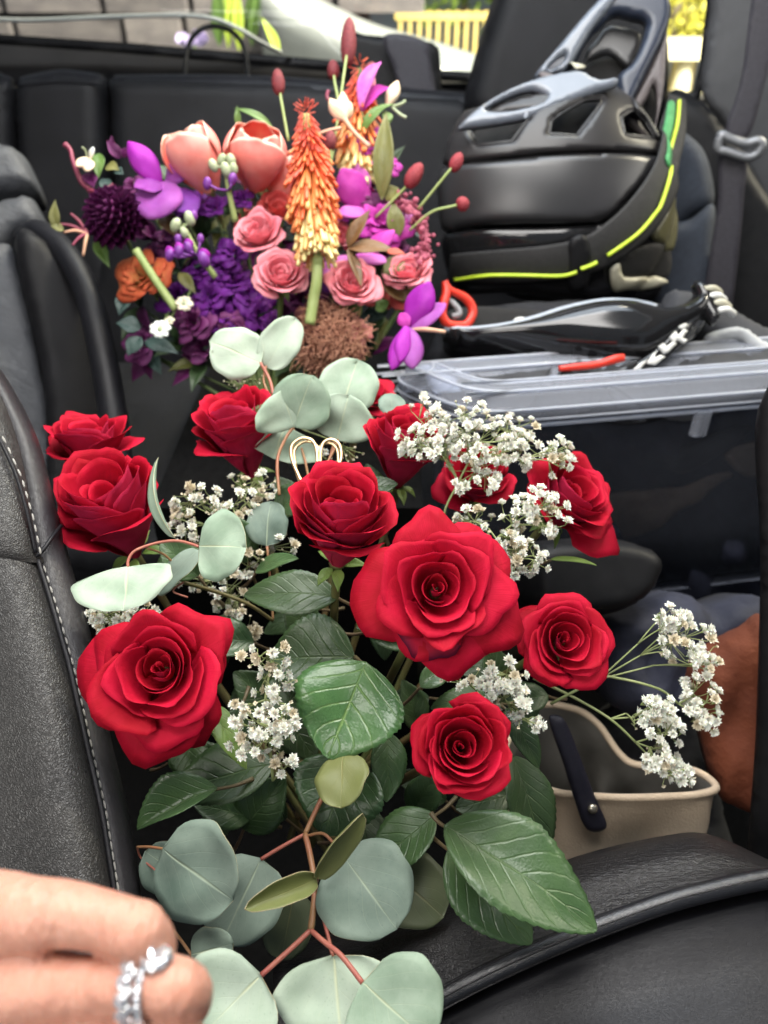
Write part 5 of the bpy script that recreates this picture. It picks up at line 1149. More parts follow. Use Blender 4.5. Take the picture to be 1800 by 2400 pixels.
rw = [[ip[0].lerp(ip[1], i / 12).lerp(ip[3].lerp(ip[2], i / 12), j / 8) + Vector((0, 0, -.055 + .018 * mnoise.noise(Vector((i * .6, j * .6, 1.5))))) for i in range(13)] for j in range(9)]
o = patch('folded_towel', None, rw, [GRYC], 40, 30, .05); tag(o, 'dark grey towel lying on top inside the clear bin', 'towel')
o = relief('brown_wrapping', None, [(1420, 1165), (1500, 1150), (1580, 1150), (1640, 1130), (1705, 1108), (1708, 1120), (1660, 1160), (1600, 1200), (1560, 1225), (1500, 1260), (1440, 1250), (1430, 1200)], plane(C0 + eL * .045 + Vector((0, 0, -.1)), bn), [BRN], .004, .003, 20, 12, hfn=lambda u, v: lump(u, v) * .3); tag(o, 'crumpled brown wrapping pressed against the bin wall', 'wrapping')
o = relief('tan_wrapping', None, [(1700, 1070), (1760, 1040), (1900, 1030), (1900, 1130), (1800, 1120), (1740, 1110)], plane(C0 + eL * .046 + Vector((0, 0, -.1)), bn), [BRN], .004, .003, 20, 12, hfn=lambda u, v: lump(u, v) * .3); tag(o, 'tan wrapping at the right end inside the bin', 'wrapping')
o = relief('grey_sleeve', None, [(1560, 1080), (1640, 1035), (1740, 1000), (1760, 1010), (1700, 1060), (1600, 1110)], plane(C0 + eL * .047 + Vector((0, 0, -.1)), bn), [GRYC], .004, .006, 20, 12); tag(o, 'grey sleeve above the brown wrapping in the bin', 'clothes')

DARK_BACK = varied('dark_backing_cloth', (.007, .007, .009), (.014, .014, .017), 30, .75, .002, 70, spec=.25)
# ------------------------------------------------------------------ full face bicycle helmet
MATTE = varied('matte_black_shell', (.013, .012, .0125), (.020, .018, .019), 12, .38, spec=.5)
SATIN = varied('satin_black_shell', (.019, .019, .020), (.028, .027, .029), 12, .33, spec=.6)
NAVYSH = varied('navy_visor', (.018, .024, .040), (.026, .033, .052), 12, .33, spec=.5)
BLUEG = varied('blue_grey_shell_top', (.10, .115, .14), (.15, .165, .195), 12, .30, spec=.7)
TAUPE = varied('taupe_visor_flank', (.10, .085, .085), (.14, .12, .12), 14, .45)
VENT = varied('vent_foam_black', (.004, .004, .004), (.010, .009, .009), 60, .9, .001, 400)
NEON = varied('neon_yellow_piping', (.50, .68, .03), (.60, .76, .06), 60, .5)
GRNP = varied('green_strap_print', (.03, .20, .06), (.06, .30, .10), 90, .6, .0004, 600)
WEB = varied('black_strap_webbing', (.012, .012, .012), (.022, .021, .021), 200, .7, .0006, 1000)
GOLDP = varied('olive_gold_shell', (.09, .085, .045), (.14, .13, .07), 12, .3, spec=.6)
BEIGE = varied('beige_lip', (.38, .36, .27), (.48, .46, .36), 30, .45)
GLOSSB = varied('glossy_black_shell', (.008, .008, .009), (.013, .013, .014), 12, .10, spec=.7)
WHITE_P = varied('white_print', (.55, .55, .53), (.66, .66, .63), 60, .4)
REDP = varied('red_plastic', (.55, .025, .012), (.66, .04, .02), 40, .35)
Hn = Vector((-.05, -.90, .42)).normalized(); Hp = plane(P(1290, 480, 1.03), Hn)
def dome(uc, vc, ru, rv, b, base=Hp, off=0.0):
    def f(u, v):
        q = 1 - ((u - uc) / ru) ** 2 - ((v - vc) / rv) ** 2
        return base(u, v) + base.n * (b * (math.sqrt(max(q, 0)) if q > 0 else -.3 * min(1, -q)) + off)
    f.n = base.n; return f
D0 = dome(1270, 470, 300, 300, .11)
def Doff(o, s=D0):
    f = lambda u, v: s(u, v) + s.n * o
    f.n = s.n; return f
t = thing('bike_helmet', 'black full face bicycle helmet with neon edged goggle strap', 'helmet', Pz(1300, 760, ZL))
V1 = [(1086, 334), (1148, 320), (1226, 315), (1212, 338), (1178, 384), (1108, 386)]
V2 = [(1262, 340), (1300, 312), (1338, 288), (1380, 279), (1360, 312), (1314, 374), (1256, 370)]
V3 = [(1418, 322), (1440, 304), (1458, 296), (1484, 320), (1504, 358), (1422, 364)]
mb = MB()
X_, Y_, Z_ = RT, Hn.cross(RT).normalized(), Hn
cc = P(1280, 470, 1.07); mb.ell(cc, px(225, 1.07), px(230, 1.07), .115, (X_, Y_, Z_), 32, 20); mb.obj('foam_liner', [VENT], t)
shell = relief('shell', t, [(1082, 296), (1170, 288), (1255, 270), (1318, 245), (1380, 220), (1440, 200), (1472, 226), (1500, 300), (1530, 380), (1506, 396), (1400, 402), (1280, 410), (1160, 418), (1050, 424), (1036, 410), (1048, 360), (1066, 320)], Doff(.006), [MATTE], .012, .005, 8, 8, holes=[V1, V2, V3], smooth=False)
for q in (V1, V2, V3):
    mb = MB(); mb.tube([D0(u, v) + Hn * .006 for u, v in densify(list(q), 6) + [tuple(q[0])]], .0017, 6, n=120); mb.obj('vent_rim', [SATIN], shell)
relief('side_shell', t, [(1036, 428), (1160, 422), (1290, 414), (1400, 406), (1510, 400), (1490, 440), (1430, 500), (1380, 546), (1300, 556), (1200, 556), (1100, 556), (1040, 560), (1026, 500)], Doff(.004), [SATIN], .012, .007, 14, 11)
relief('lower_shell', t, [(1038, 566), (1120, 560), (1250, 562), (1370, 552), (1420, 530), (1500, 470), (1565, 440), (1582, 520), (1566, 600), (1556, 690), (1480, 704), (1390, 712), (1300, 706), (1180, 694), (1080, 690), (1046, 640)], Doff(-.004), [GLOSSB], .02, .010, 18, 12)
CP = plane(P(1255, 262, .915), (-.05, -.66, .75))
top = relief('crown', t, [(1080, 292), (1126, 250), (1190, 212), (1252, 187), (1316, 171), (1360, 167), (1400, 186), (1446, 184), (1440, 200), (1380, 220), (1316, 246), (1252, 271), (1168, 288), (1086, 298)], CP, [BLUEG], .007, .005, 12, 7, holes=[[(1136, 253), (1190, 225), (1236, 212), (1262, 214), (1282, 229), (1254, 248), (1170, 264)]])
relief('inner_lip', top, [(1246, 214), (1262, 214), (1282, 229), (1262, 246), (1250, 236)], Doff(.010), [TAUPE], .006, .003, 8, 6)
relief('crown_vent', t, [(1318, 176), (1336, 172), (1350, 196), (1336, 212), (1320, 212)], Doff(.027), [BEIGE], .003, .002, 6, 6)
# visor: two arms, a back web and a flank
Vp = plane(P(1420, 120, .97), (-.10, -.86, .50))
vis = relief('visor', t, [(1252, 182), (1310, 110), (1378, 28), (1430, -14), (1500, -40), (1552, -24), (1572, 14), (1562, 70), (1520, 160), (1474, 250), (1458, 250), (1447, 184), (1480, 150), (1500, 112), (1514, 54), (1480, 40), (1440, 34), (1410, 60), (1378, 92), (1330, 168)], Vp, [NAVYSH], .012, .008, 14, 9)
relief('visor_arm', vis, [(1254, 184), (1310, 114), (1376, 36), (1420, -6), (1446, -10), (1432, 20), (1384, 80), (1328, 168), (1290, 178)], Doff(.010, Vp), [BLUEG], .006, .006, 12, 8, holes=[[(1282, 172), (1300, 150), (1322, 138), (1312, 162)]])
relief('visor_web', vis, [(1440, 30), (1514, 50), (1500, 112), (1482, 130), (1440, 100), (1396, 112), (1378, 124), (1384, 92), (1410, 56)], Doff(-.03, Vp), [SATIN], .006, .003, 10, 9)
relief('visor_flank', t, [(1572, 24), (1566, 140), (1560, 204), (1546, 270), (1532, 326), (1500, 300), (1468, 272), (1474, 252), (1520, 162), (1562, 72)], Doff(-.012, Vp), [TAUPE], .012, .004, 10, 9, holes=[[(1540, 186), (1548, 244), (1532, 308), (1500, 262), (1520, 222)]])
relief('strut', t, [(1458, 252), (1470, 268), (1506, 330), (1520, 350), (1504, 356), (1484, 318), (1456, 292)], Doff(.014), [MATTE], .006, .003, 8, 8)
relief('gap_lining', t, [(1240, 200), (1330, 165), (1396, 100), (1500, 100), (1560, 190), (1540, 330), (1400, 260)], Doff(-.05, Vp), [VENT], .02, .005, 20, 14)
# cheek guard at lower right
relief('cheek_panel', t, [(1560, 440), (1574, 470), (1586, 528), (1572, 590), (1520, 586), (1490, 570), (1528, 510)], Doff(.010), [GOLDP], .010, .005, 12, 8)
relief('cheek_opening', t, [(1404, 640), (1440, 610), (1500, 588), (1566, 590), (1564, 650), (1500, 654), (1430, 664)], Doff(.012), [VENT], .006, .002, 10, 9)
relief('cheek_lip', t, [(1394, 652), (1412, 638), (1430, 664), (1500, 656), (1530, 650), (1562, 662), (1520, 678), (1450, 688), (1410, 692)], Doff(.018), [BEIGE], .008, .004, 8, 7)
# goggle strap with piping
def band(name, line, w, off, m, par, th=.0025, surf=D0):
    """strap lying on the shell along a pixel line with half widths w"""
    c = crom([(q[0], q[1], ww) for q, ww in zip(line, w)], 46); ro = []
    for i in range(len(c)):
        tx = c[min(i + 1, len(c) - 1)] - c[max(i - 1, 0)]; nx = np.array([-tx[1], tx[0]]); nx = nx / np.linalg.norm(nx)
        ro.append([surf(c[i][0] + nx[0] * c[i][2] * k, c[i][1] + nx[1] * c[i][2] * k) + surf.n * (off + .002 * (1 - k * k)) for k in (-1, -.6, 0, .6, 1)])
    return patch(name, par, ro, [m], 9, 60, th)
st = thing('goggle_strap', 'black elastic strap with neon yellow piping around the helmet', 'strap', P(1340, 650, .92))
SL = [(1590, 226), (1572, 300), (1544, 380), (1516, 450), (1470, 520), (1410, 580), (1340, 622), (1250, 640), (1150, 644), (1052, 640)]
band('webbing', SL, [22, 32, 38, 40, 42, 40, 36, 34, 32, 26], .020, WEB, st)
def neon(line, r=4.4):
    mb = MB(); mb.tube([D0(u, v) + Hn * .0285 for u, v in line], px(r, .93), 8, n=60); return mb.obj('piping', [NEON], st)
neon([(1590, 238), (1578, 300), (1556, 368), (1525, 440), (1500, 508), (1483, 535), (1442, 580), (1378, 626)]); neon([(1356, 640), (1340, 648), (1322, 654)], 5); neon([(1314, 660), (1280, 668), (1200, 666), (1130, 664), (1062, 667)])
relief('printed_patch', st, [(1560, 246), (1578, 250), (1564, 320), (1540, 380), (1524, 428), (1512, 414), (1520, 390), (1528, 360), (1536, 330), (1546, 300)], Doff(.0275), [GRNP], .002, .001, 6, 8)
relief('buckle', st, [(1296, 596), (1330, 588), (1346, 640), (1340, 690), (1306, 694), (1296, 640)], Doff(.024), [TRIM], .008, .004, 8, 8)

# ------------------------------------------------------------------ second helmet lying under it
G = plane(P(1320, 800, .86), (-.05, -.62, .78))
o = relief('dark_backing', None, [(1000, 800), (1020, 740), (1060, 690), (1200, 660), (1450, 650), (1640, 670), (1760, 710), (1880, 770), (1880, 850), (1760, 846), (1640, 836), (1500, 846), (1380, 852), (1240, 846), (1120, 834), (1030, 822)], Doff(-.048, G), [DARK_BACK], .02, .010, 30, 13, hfn=lambda u, v: .004 * mnoise.noise(Vector((u * .02, v * .03, 4)))); tag(o, 'black panel added behind the glossy helmet to fill the gap', 'coat')  # added black panel that fills the gap between both helmets
t = thing('glossy_helmet', 'glossy black helmet with white lettering lying on the bin lid', 'helmet', Pz(1350, 850, ZL))
relief('shell', t, [(1040, 782), (1100, 786), (1180, 776), (1250, 760), (1320, 738), (1400, 722), (1470, 722), (1540, 738), (1590, 726), (1618, 700), (1640, 700), (1660, 740), (1640, 780), (1580, 820), (1520, 858), (1470, 868), (1380, 862), (1260, 848), (1130, 826), (1060, 808)], G, [GLOSSB], .03, .045, 60, 11)
mb = MB(); mb.tube([G(u, v) + G.n * .012 for u, v in ((1040, 782), (1100, 786), (1180, 777), (1250, 760), (1320, 738), (1400, 722), (1470, 722), (1530, 734))], .0045, 8); mb.obj('shell_rim', [varied('painted_rim_highlight', (.22, .25, .29), (.30, .33, .38), 40, .25, spec=.7)], t)  # pale tone paints the highlight along the shell's upper edge
relief('inner_pad', t, [(1050, 700), (1180, 690), (1300, 702), (1400, 708), (1540, 700), (1580, 730), (1500, 735), (1400, 730), (1300, 745), (1180, 780), (1060, 786)], Doff(-.03, G), [VENT], .03, .012, 20, 12)
relief('pad_tag', t, [(1206, 738), (1222, 730), (1250, 732), (1300, 714), (1304, 722), (1260, 742), (1220, 754)], Doff(-.012, G), [WHITE_P], .002, .001, 4, 6)
side = plane(P(1550, 810, .815), (.25, -.80, .55)); lt = Doff(.0, side)
relief('edge_band', t, [(1440, 868), (1500, 846), (1560, 800), (1610, 742), (1632, 764), (1590, 820), (1530, 864), (1480, 874)], Doff(-.004, side), [GLOSSB], .01, .003, 10, 8)
for poly in ([(1484, 866), (1500, 852), (1520, 842), (1508, 856), (1500, 866)], [(1516, 852), (1530, 830), (1540, 822), (1534, 838), (1548, 832), (1560, 836), (1536, 856)], [(1544, 812), (1556, 804), (1562, 812), (1580, 798), (1586, 806), (1566, 826), (1556, 830)], [(1570, 790), (1584, 776), (1590, 786), (1604, 770), (1612, 776), (1600, 792), (1612, 796), (1604, 806), (1588, 796), (1580, 806)], [(1590, 766), (1604, 754), (1614, 762), (1600, 774)]):
    relief('letter', t, poly, lt, [WHITE_P], .0015, .0005, 3, 5, smooth=False)
for i in range(4):
    mb = MB(); a = G(1622 + i * 10, 716 + i * 16); mb.tube([a + G.n * .03, a + G.n * .036 + RT * .010, a + G.n * .026 + RT * .022], .0036, 8); mb.obj('vent_slat', [BEIGE if i % 2 == 0 else WHITE_P], t)
relief('tail_guard', t, [(1606, 700), (1620, 694), (1650, 726), (1664, 770), (1650, 786), (1626, 756)], Doff(.03, G), [GLOSSB], .01, .006, 10, 8)
o = relief('bag_strap', None, [(1652, 788), (1690, 772), (1740, 768), (1790, 800), (1860, 830), (1860, 850), (1780, 830), (1740, 796), (1700, 796), (1664, 806)], plane(P(1740, 800, .86), (-.05, -.6, .8)), [varied('grey_strap_cloth', (.26, .27, .28), (.36, .37, .38), 50, .6)], .004, .006, 10, 8); tag(o, 'pale grey strap curling over the bin lid at right', 'strap')
o = relief('black_pouch', None, [(1560, 690), (1640, 700), (1700, 725), (1780, 770), (1860, 790), (1860, 850), (1780, 845), (1700, 820), (1640, 800), (1560, 790)], plane(P(1700, 770, .90), (-.05, -.6, .8)), [GRYC], .02, .02, 30, 12); tag(o, 'flat black pouch under the grey strap behind the glossy helmet', 'pouch')
t = thing('red_clip', 'red plastic loop hanging by the lower left of the helmet', 'clip', P(1070, 740, .86))
mb = MB(); mb.tube([P(u, v, .86 + .0002 * (u - 1070)) for u, v in ((1042, 660), (1056, 680), (1092, 700), (1108, 730), (1094, 760), (1070, 764), (1048, 758), (1036, 736), (1040, 710), (1046, 686), (1042, 660))], [px(8, .86)] * 2 + [px(11, .86)] * 8 + [px(7, .86)], 8, n=60); mb.obj('loop', [REDP], t)
mb = MB(); mb.tube([P(1046, 700, .862), P(1064, 712, .86), P(1078, 734, .86), P(1060, 742, .86)], px(7, .86), 8); mb.obj('webbing_end', [varied('grey_webbing', (.2, .2, .21), (.3, .3, .31), 200, .7)], t)
t = thing('red_strap', 'red strap lying on the bin lid under the glossy helmet', 'strap', P(1390, 850, .80))
mb = MB(); mb.tube([P(u, v, .800) for u, v in ((1310, 864), (1350, 860), (1400, 854), (1440, 842), (1462, 838))], [px(7, .8), px(9, .8), px(9, .8), px(11, .8), px(9, .8)], 8); mb.obj('cord', [REDP], t)

# ------------------------------------------------------------------ bags in front of the bin
o = relief('black_case', None, [(1230, 1290), (1330, 1262), (1430, 1262), (1500, 1280), (1532, 1310), (1530, 1350), (1500, 1400), (1420, 1440), (1250, 1440)], plane(P(1380, 1350, .70), (.1, -.75, .65)), [TRIM], .08, .035, 40, 14); tag(o, 'rounded black case between the roses and the bin', 'case')
o = relief('navy_bundle', None, [(1410, 1470), (1480, 1420), (1560, 1388), (1620, 1396), (1660, 1420), (1780, 1400), (1790, 1560), (1700, 1640), (1560, 1680), (1420, 1640)], plane(P(1580, 1500, .74), (-.1, -.75, .65)), [NAVY], .08, .04, 60, 16, hfn=lambda u, v: .014 * mnoise.noise(Vector((u * .018, v * .012, 2)))); tag(o, 'dark navy bundle behind the right white blossoms', 'bundle')
RUSTC = varied('rust_orange_cloth', (.10, .020, .006), (.15, .034, .010), 25, .85, .002, 120)
o = relief('orange_cloth', None, [(1600, 1560), (1660, 1500), (1720, 1470), (1790, 1446), (1800, 1600), (1800, 1880), (1700, 1880), (1660, 1800), (1640, 1720), (1610, 1640)], plane(P(1700, 1640, .70), (-.25, -.75, .6)), [RUSTC], .03, .03, 50, 14, hfn=lambda u, v: .012 * mnoise.noise(Vector((u * .02, v * .008, 5)))); tag(o, 'rust orange cloth at the right edge beside the blossoms', 'cloth')
o = relief('dark_jacket', None, [(1500, 1640), (1580, 1640), (1640, 1700), (1680, 1800), (1692, 1880), (1720, 2080), (1480, 2080), (1380, 1800), (1400, 1700)], plane(P(1580, 1800, .80), (-.1, -.75, .6)), [GRYC], .04, .03, 40, 14, hfn=lambda u, v: .012 * mnoise.noise(Vector((u * .015, v * .01, 8)))); tag(o, 'dark grey jacket stuffed behind the canvas bag', 'jacket')
o = relief('door_trim', None, [(1776, 960), (1900, 940), (1900, 2200), (1752, 2200), (1772, 1700), (1782, 1300)], plane(P(1800, 1500, .60), (-.6, -.7, .3)), [TRIM], .05, .01, 14, 20); tag(o, 'black door edge running down the right margin', 'car trim')
# canvas tote: rim curve in space, walls lofted down from it
CANV = varied('cream_canvas', (.60, .46, .32), (.70, .56, .41), 20, .85, .0010, 500); CANV_IN = varied('grey_canvas_lining', (.20, .19, .17), (.26, .245, .22), 20, .85, .0006, 900)
t = thing('canvas_tote', 'open cream canvas tote bag with a dark leather strap', 'tote bag', P(1480, 2150, .66))
rim = [(1180, 1870, .62), (1270, 1852, .615), (1330, 1862, .612), (1450, 1870, .608), (1560, 1868, .612), (1640, 1862, .625), (1678, 1846, .645), (1640, 1812, .675), (1570, 1796, .70), (1490, 1792, .715), (1450, 1764, .725), (1400, 1696, .735), (1340, 1660, .735), (1250, 1660, .725), (1180, 1760, .68)]
N_ = 72; rc = [P(*q) for q in crom(rim, N_, True)]; cen = sum(rc, Vector()) / N_; vv = []; K = 9
for k in range(K):
    h = k / (K - 1)
    for i, p in enumerate(rc):
        w = p.copy(); w.z -= (.20 + (p.z - cen.z)) * h if h > 0 else 0
        w += (Vector((cen.x, cen.y, w.z)) - w) * .04 * h + Vector((0, -.075 * h if p.y < cen.y else 0, 0))
        w += (p - cen).normalized() * (.007 * math.sin(i * .55 + k * .8) + .016 * mnoise.noise(Vector((i * .22, k * .35, 3)))) * math.sin(math.pi * min(1, h * 1.2)) ; vv.append(w)
mk('wall', vv, gridfaces(K, N_, wrap=True, flip=True), [CANV], t)
mk('lining', [p + (Vector((cen.x, cen.y, p.z)) - p).normalized() * .003 for p in vv], gridfaces(K, N_, wrap=True), [CANV_IN], t)
mb = MB(); mb.tube(rc + [rc[0]], .0034, 8, n=160, cap=False); mb.obj('hem', [CANV], t)
STRAPM = leather_mat('navy_leather_strap', (.012, .012, .022), (.022, .021, .035), rough=.45, grain=800, depth=.0002)
sp = plane(P(1360, 1850, .600), (.05, -.85, .5))
s1 = relief('strap', t, [(1288, 1690), (1312, 1680), (1330, 1700), (1362, 1780), (1396, 1870), (1422, 1938), (1376, 1944), (1346, 1870), (1318, 1780)], sp, [STRAPM], .003, .002, 8, 9)
mb = MB(); c = sp(1386, 1892) + sp.n * .003; mb.ell(c, .0042, .0042, .0025, frame_from(sp.n), 14, 8); mb.obj('rivet', [varied('brass_rivet', (.6, .55, .45), (.7, .66, .56), 30, .25, metal=.9)], s1)
# ------------------------------------------------------------------ street seen through the rear window
STONE = varied('grey_purple_stone', (.11, .098, .112), (.19, .17, .18), 3, .85, .01, 30, rnd=.35)
PAVE = varied('pale_pavement', (.36, .36, .35), (.46, .46, .44), 3, .9, .01, 40)
FENCE = varied('ochre_fence_paint', (.46, .35, .11), (.55, .43, .16), 8, .7)
YLEAF = varied('sunlit_yellow_leaves', (.30, .30, .03), (.50, .46, .08), 5, .6)
GLEAF = varied('street_green_leaves', (.12, .22, .03), (.24, .34, .06), 5, .6)
mb = MB(); mb.box((0, 32, -.62), (60, 0, 0), (0, 30, 0), (0, 0, .02)); o = mb.obj('pavement', [PAVE], smooth=False); tag(o, kind='structure')
rg = random.Random(4)
t = thing('stone_wall', 'grey purple block wall outside, left of the rear window', 'wall', Vector((-1.6, 5.2, -.6)))
bs = bpy.data.meshes.new('stone'); q = MB(); q.box((0, 0, 0), (.5, 0, 0), (0, .5, 0), (0, 0, .5)); bs.from_pydata(q.v, [], q.f); bs.materials.append(STONE)
for r in range(14):
    z = -.55 + r * .19; x = -5.0 + rg.uniform(0, .3)
    while x < -.15 - .0 * r:
        w = rg.uniform(.32, .62); o = bpy.data.objects.new('stone', bs); link(o, t); o.location = Vector((x + w / 2, 5.2 + rg.uniform(-.025, .025), z)) - t.location; o.scale = (w - .03, .3, .165)
        b = o.modifiers.new('bevel', 'BEVEL'); b.width = .012; b.segments = 1; x += w
mb = MB(); mb.box((-2.6, 5.35, .5), (2.5, 0, 0), (0, .12, 0), (0, 0, 1.3)); mb.obj('mortar', [varied('dark_mortar', (.04, .036, .04), (.06, .055, .06), 6, .95)], t, False)
def bush(label, c, rad, n, m, seed, leafw=.05, name='bush'):
    rg = random.Random(seed); t = thing(name, label, 'bush', Vector(c) - Vector((0, 0, rad[2]))); mb = MB()
    for i in range(n):
        a = Vector((rg.gauss(0, 1), rg.gauss(0, 1), rg.gauss(0, 1))).normalized() * rg.uniform(.45, 1) ** .6
        p = Vector(c) + Vector((a.x * rad[0], a.y * rad[1], a.z * rad[2])) * (1 + .2 * mnoise.noise(a * 3)); x, y, z = frame_from(Vector((rg.gauss(0, 1), rg.gauss(0, 1), rg.gauss(0, 1))), Vector((rg.random(), .3, rg.random()))); w = leafw * rg.uniform(.6, 1.4)
        mb.add([p - x * w, p + y * w * .5, p + x * w, p - y * w * .5], [(0, 1, 2, 3)])
    o = mb.obj('foliage', [m], t, False); o['kind'] = 'stuff'
    mb = MB(); mb.tube([Vector(c) - Vector((0, 0, rad[2])), Vector(c)], .05, 7); mb.obj('trunk', [varied('bark', (.1, .08, .06), (.16, .13, .1), 10, .9)], t)
bush('sunlit yellow green bush behind the fence', (2.6, 10.5, 1.4), (1.6, .8, 1.2), 2600, YLEAF, 1, .07)
bush('sunlit yellow bush right of the helmet', (4.9, 9.5, 1.5), (1.5, .8, 1.1), 2600, YLEAF, 2, .07)
bush('tall yellow green bush behind the headrest', (1.0, 11.5, 1.6), (1.5, .8, 1.2), 2000, GLEAF, 3, .07)
bush('low sunlit yellow shrub above the balustrade', (2.45, 7.7, .85), (.8, .35, .42), 1500, YLEAF, 9, .05)
t = thing('street_fence', 'ochre fence of thin upright bars beyond the rear window', 'fence', Vector((2.6, 8.2, -.6)))
bm_ = bpy.data.meshes.new('bar'); q = MB(); q.box((0, 0, 0), (.016, 0, 0), (0, .016, 0), (0, 0, .62)); bm_.from_pydata(q.v, [], q.f); bm_.materials.append(FENCE)
for i in range(70):
    o = bpy.data.objects.new('bar', bm_); link(o, t); o.location = Vector((.15 + i * .085, 8.2, .12)) - t.location
for z in (-.45, .70):
    mb = MB(); mb.box((3.1, 8.2, z), (3.0, 0, 0), (0, .03, 0), (0, 0, .03)); mb.obj('rail', [FENCE], t, False)
t = thing('stone_balustrade', 'pale balustrade with rounded posts at the right window corner', 'wall', Vector((3.3, 6.2, -.6)))
PALE = varied('pale_stone', (.46, .42, .30), (.56, .52, .38), 6, .8)
for i in range(16):
    x = 1.6 + i * .17; mb = MB(); mb.tube([(x, 6.2, -.6), (x, 6.2, -.4), (x, 6.2, -.1), (x, 6.2, .3), (x, 6.2, .57)], [.05, .075, .05, .07, .05], 12, n=14); mb.obj('baluster', [PALE], t)
for z in (-.6, .62):
    mb = MB(); mb.box((2.95, 6.2, z), (1.45, 0, 0), (0, .12, 0), (0, 0, .06)); mb.obj('coping', [PALE], t, False)
t = thing('parked_car', 'bright pale car bonnet edge outside behind the belt tower', 'car', Vector((1.3, 4.2, -.6)))
mb = MB(); PC = varied('pale_car_paint', (.20, .215, .23), (.25, .265, .28), 5, .3)
cs = [Py(u, v, 4.2) for u, v in ((610, -60), (670, 4), (755, 50), (850, 92), (1000, 134), (1150, 182), (1320, 232))]
patch('bonnet', t, [[Vector(c) + Vector((.0, -.05, -.30)) for c in cs], [Vector(c) + Vector((0, -.12, -.05)) for c in cs], [Vector(c) for c in cs], [Vector(c) + Vector((.05, .35, .02)) for c in cs]], [PC], 30, 16, .02)
t = thing('tall_grass', 'bright yellow green reeds outside the left window', 'plant', P(560, 400, 3.0))
HV = varied('bright_lime_blade', (.45, .60, .05), (.55, .70, .12), 5, .5)
for i, (u, v0, u1, v1, w) in enumerate([(515, 110, 512, -60, 16), (535, 116, 548, -60, 10), (560, 120, 556, -50, 12), (590, 110, 612, -60, 12), (655, 125, 612, 40, 10), (545, 60, 530, -80, 14), (578, 90, 590, -40, 9)]):
    pet(t, (u, v0, 3.0), (u1, v1, 2.9), w * 2.2, (0, .2, .95), [HV if i % 3 else GREEN], .05, .1, 0, i, 'spear', name='blade', rows=10)
t = thing('pebble_trunk', 'rough grey tree trunk outside the window middle', 'tree', Vector((-.55, 4.9, -.6)))
TRK = varied('rough_grey_bark', (.16, .15, .15), (.42, .41, .40), 14, .9, .03, 20); mb = MB(); mb.tube([P(690, 160, 4.1), P(685, 80, 4.1), P(690, -20, 4.1), P(690, -200, 4.2)], [.16, .13, .12, .12], 12); mb.obj('trunk', [TRK], t)
t = thing('purple_blossom', 'pale purple blossoms outside beside the black hoop', 'flower', P(460, 120, 3.0)); PB = varied('pale_purple_petal', (.38, .30, .62), (.50, .42, .72), 10, .6)
for i, (u, v) in enumerate([(430, 88), (450, 92), (470, 96), (440, 100), (476, 86), (460, 82)]): pet(t, (u, v + 14, 2.6), (u + (i - 3) * 5, v - 10, 2.58), 34, (0, .3, .9), [PB], .1, .1, 0, i, rows=8)
stemline(t, [(455, 105, 3.0), (458, 150, 3.02), (460, 260, 3.05)], 3, STEM_G)
t = thing('window_hoop', 'thin black hoop standing on the rear shelf', 'handle', P(500, 185, 1.5))
mb = MB(); mb.tube([P(u, v, 1.50 - (v - 60) * .0003) for u, v in ((434, 190), (436, 140), (446, 96), (470, 70), (502, 61), (540, 72), (566, 100), (578, 140), (580, 192))], px(6, 1.5), 8, n=50); mb.obj('hoop', [TRIM], t)
t = thing('glass_reflection', 'pale curved light reflection across the rear window, built as a tube', 'glass_reflection', Py(300, 45, 1.80))
mb = MB(); mb.tube([Py(u, v, 1.83) for u, v in ((-60, 40), (60, 48), (250, 40), (420, 36), (500, 44), (560, 68), (610, 98), (660, 124))], px(4.5, 1.6), 8, n=50); mb.obj('reflection_tube', [varied('pale_reflection', (.45, .47, .50), (.55, .57, .60), 10, .3)], t)  # pale tube modelled in place of a light reflection in the glass
# ------------------------------------------------------------------ hand with rings
m, nt, b = new_mat('skin')
c = ramp(nt, noise_fac(nt, 28, 5), [(.30, (.50, .24, .165)), (.55, (.60, .335, .245)), (.75, (.66, .41, .32))])
c = mix(nt, math_n(nt, 'MULTIPLY', noise_fac(nt, 22, 3), .30), c, (.60, .20, .15))
nt.links.new(c, b.inputs['Base Color']); setp(b, rough=.42, sss=.35, sssr=(.012, .005, .003), ssss=.25, spec=.4)
n1 = bump(nt, b, noise_fac(nt, 90, 5, stretch=(2.2, .8, .8)), .7, .0040); vo = node(nt, 'ShaderNodeTexVoronoi', feature='DISTANCE_TO_EDGE'); vo.inputs['Scale'].default_value = 650; tc = node(nt, 'ShaderNodeTexCoord'); nt.links.new(tc.outputs['Object'], vo.inputs['Vector']); bump(nt, b, vo.outputs['Distance'], .3, .0005, n1); SKIN = m
t = thing('person', 'hand of a person wearing two diamond rings, gripping near the seat', 'person', P(0, 2500, .27))
mb = MB()
def ftube(self, pts, rr, segs, n=60, joints=()):
    c = crom([(*p, r) for p, r in zip(pts, rr)], 170); q = np.linspace(0, 1, 170); w = np.zeros(170)
    for (s0, k) in joints:
        for j in range(-k, k + 1): w += math.exp(-(j / k) ** 2) * np.exp(-((q - s0 - j * .017) / .0045) ** 2)
    self.tube([Vector(x[:3]) for x in c], list(c[:, 3] * (1 - .075 * np.minimum(w, 1))), segs, n=170)
def H(u, v, d): return P(u, v, d)
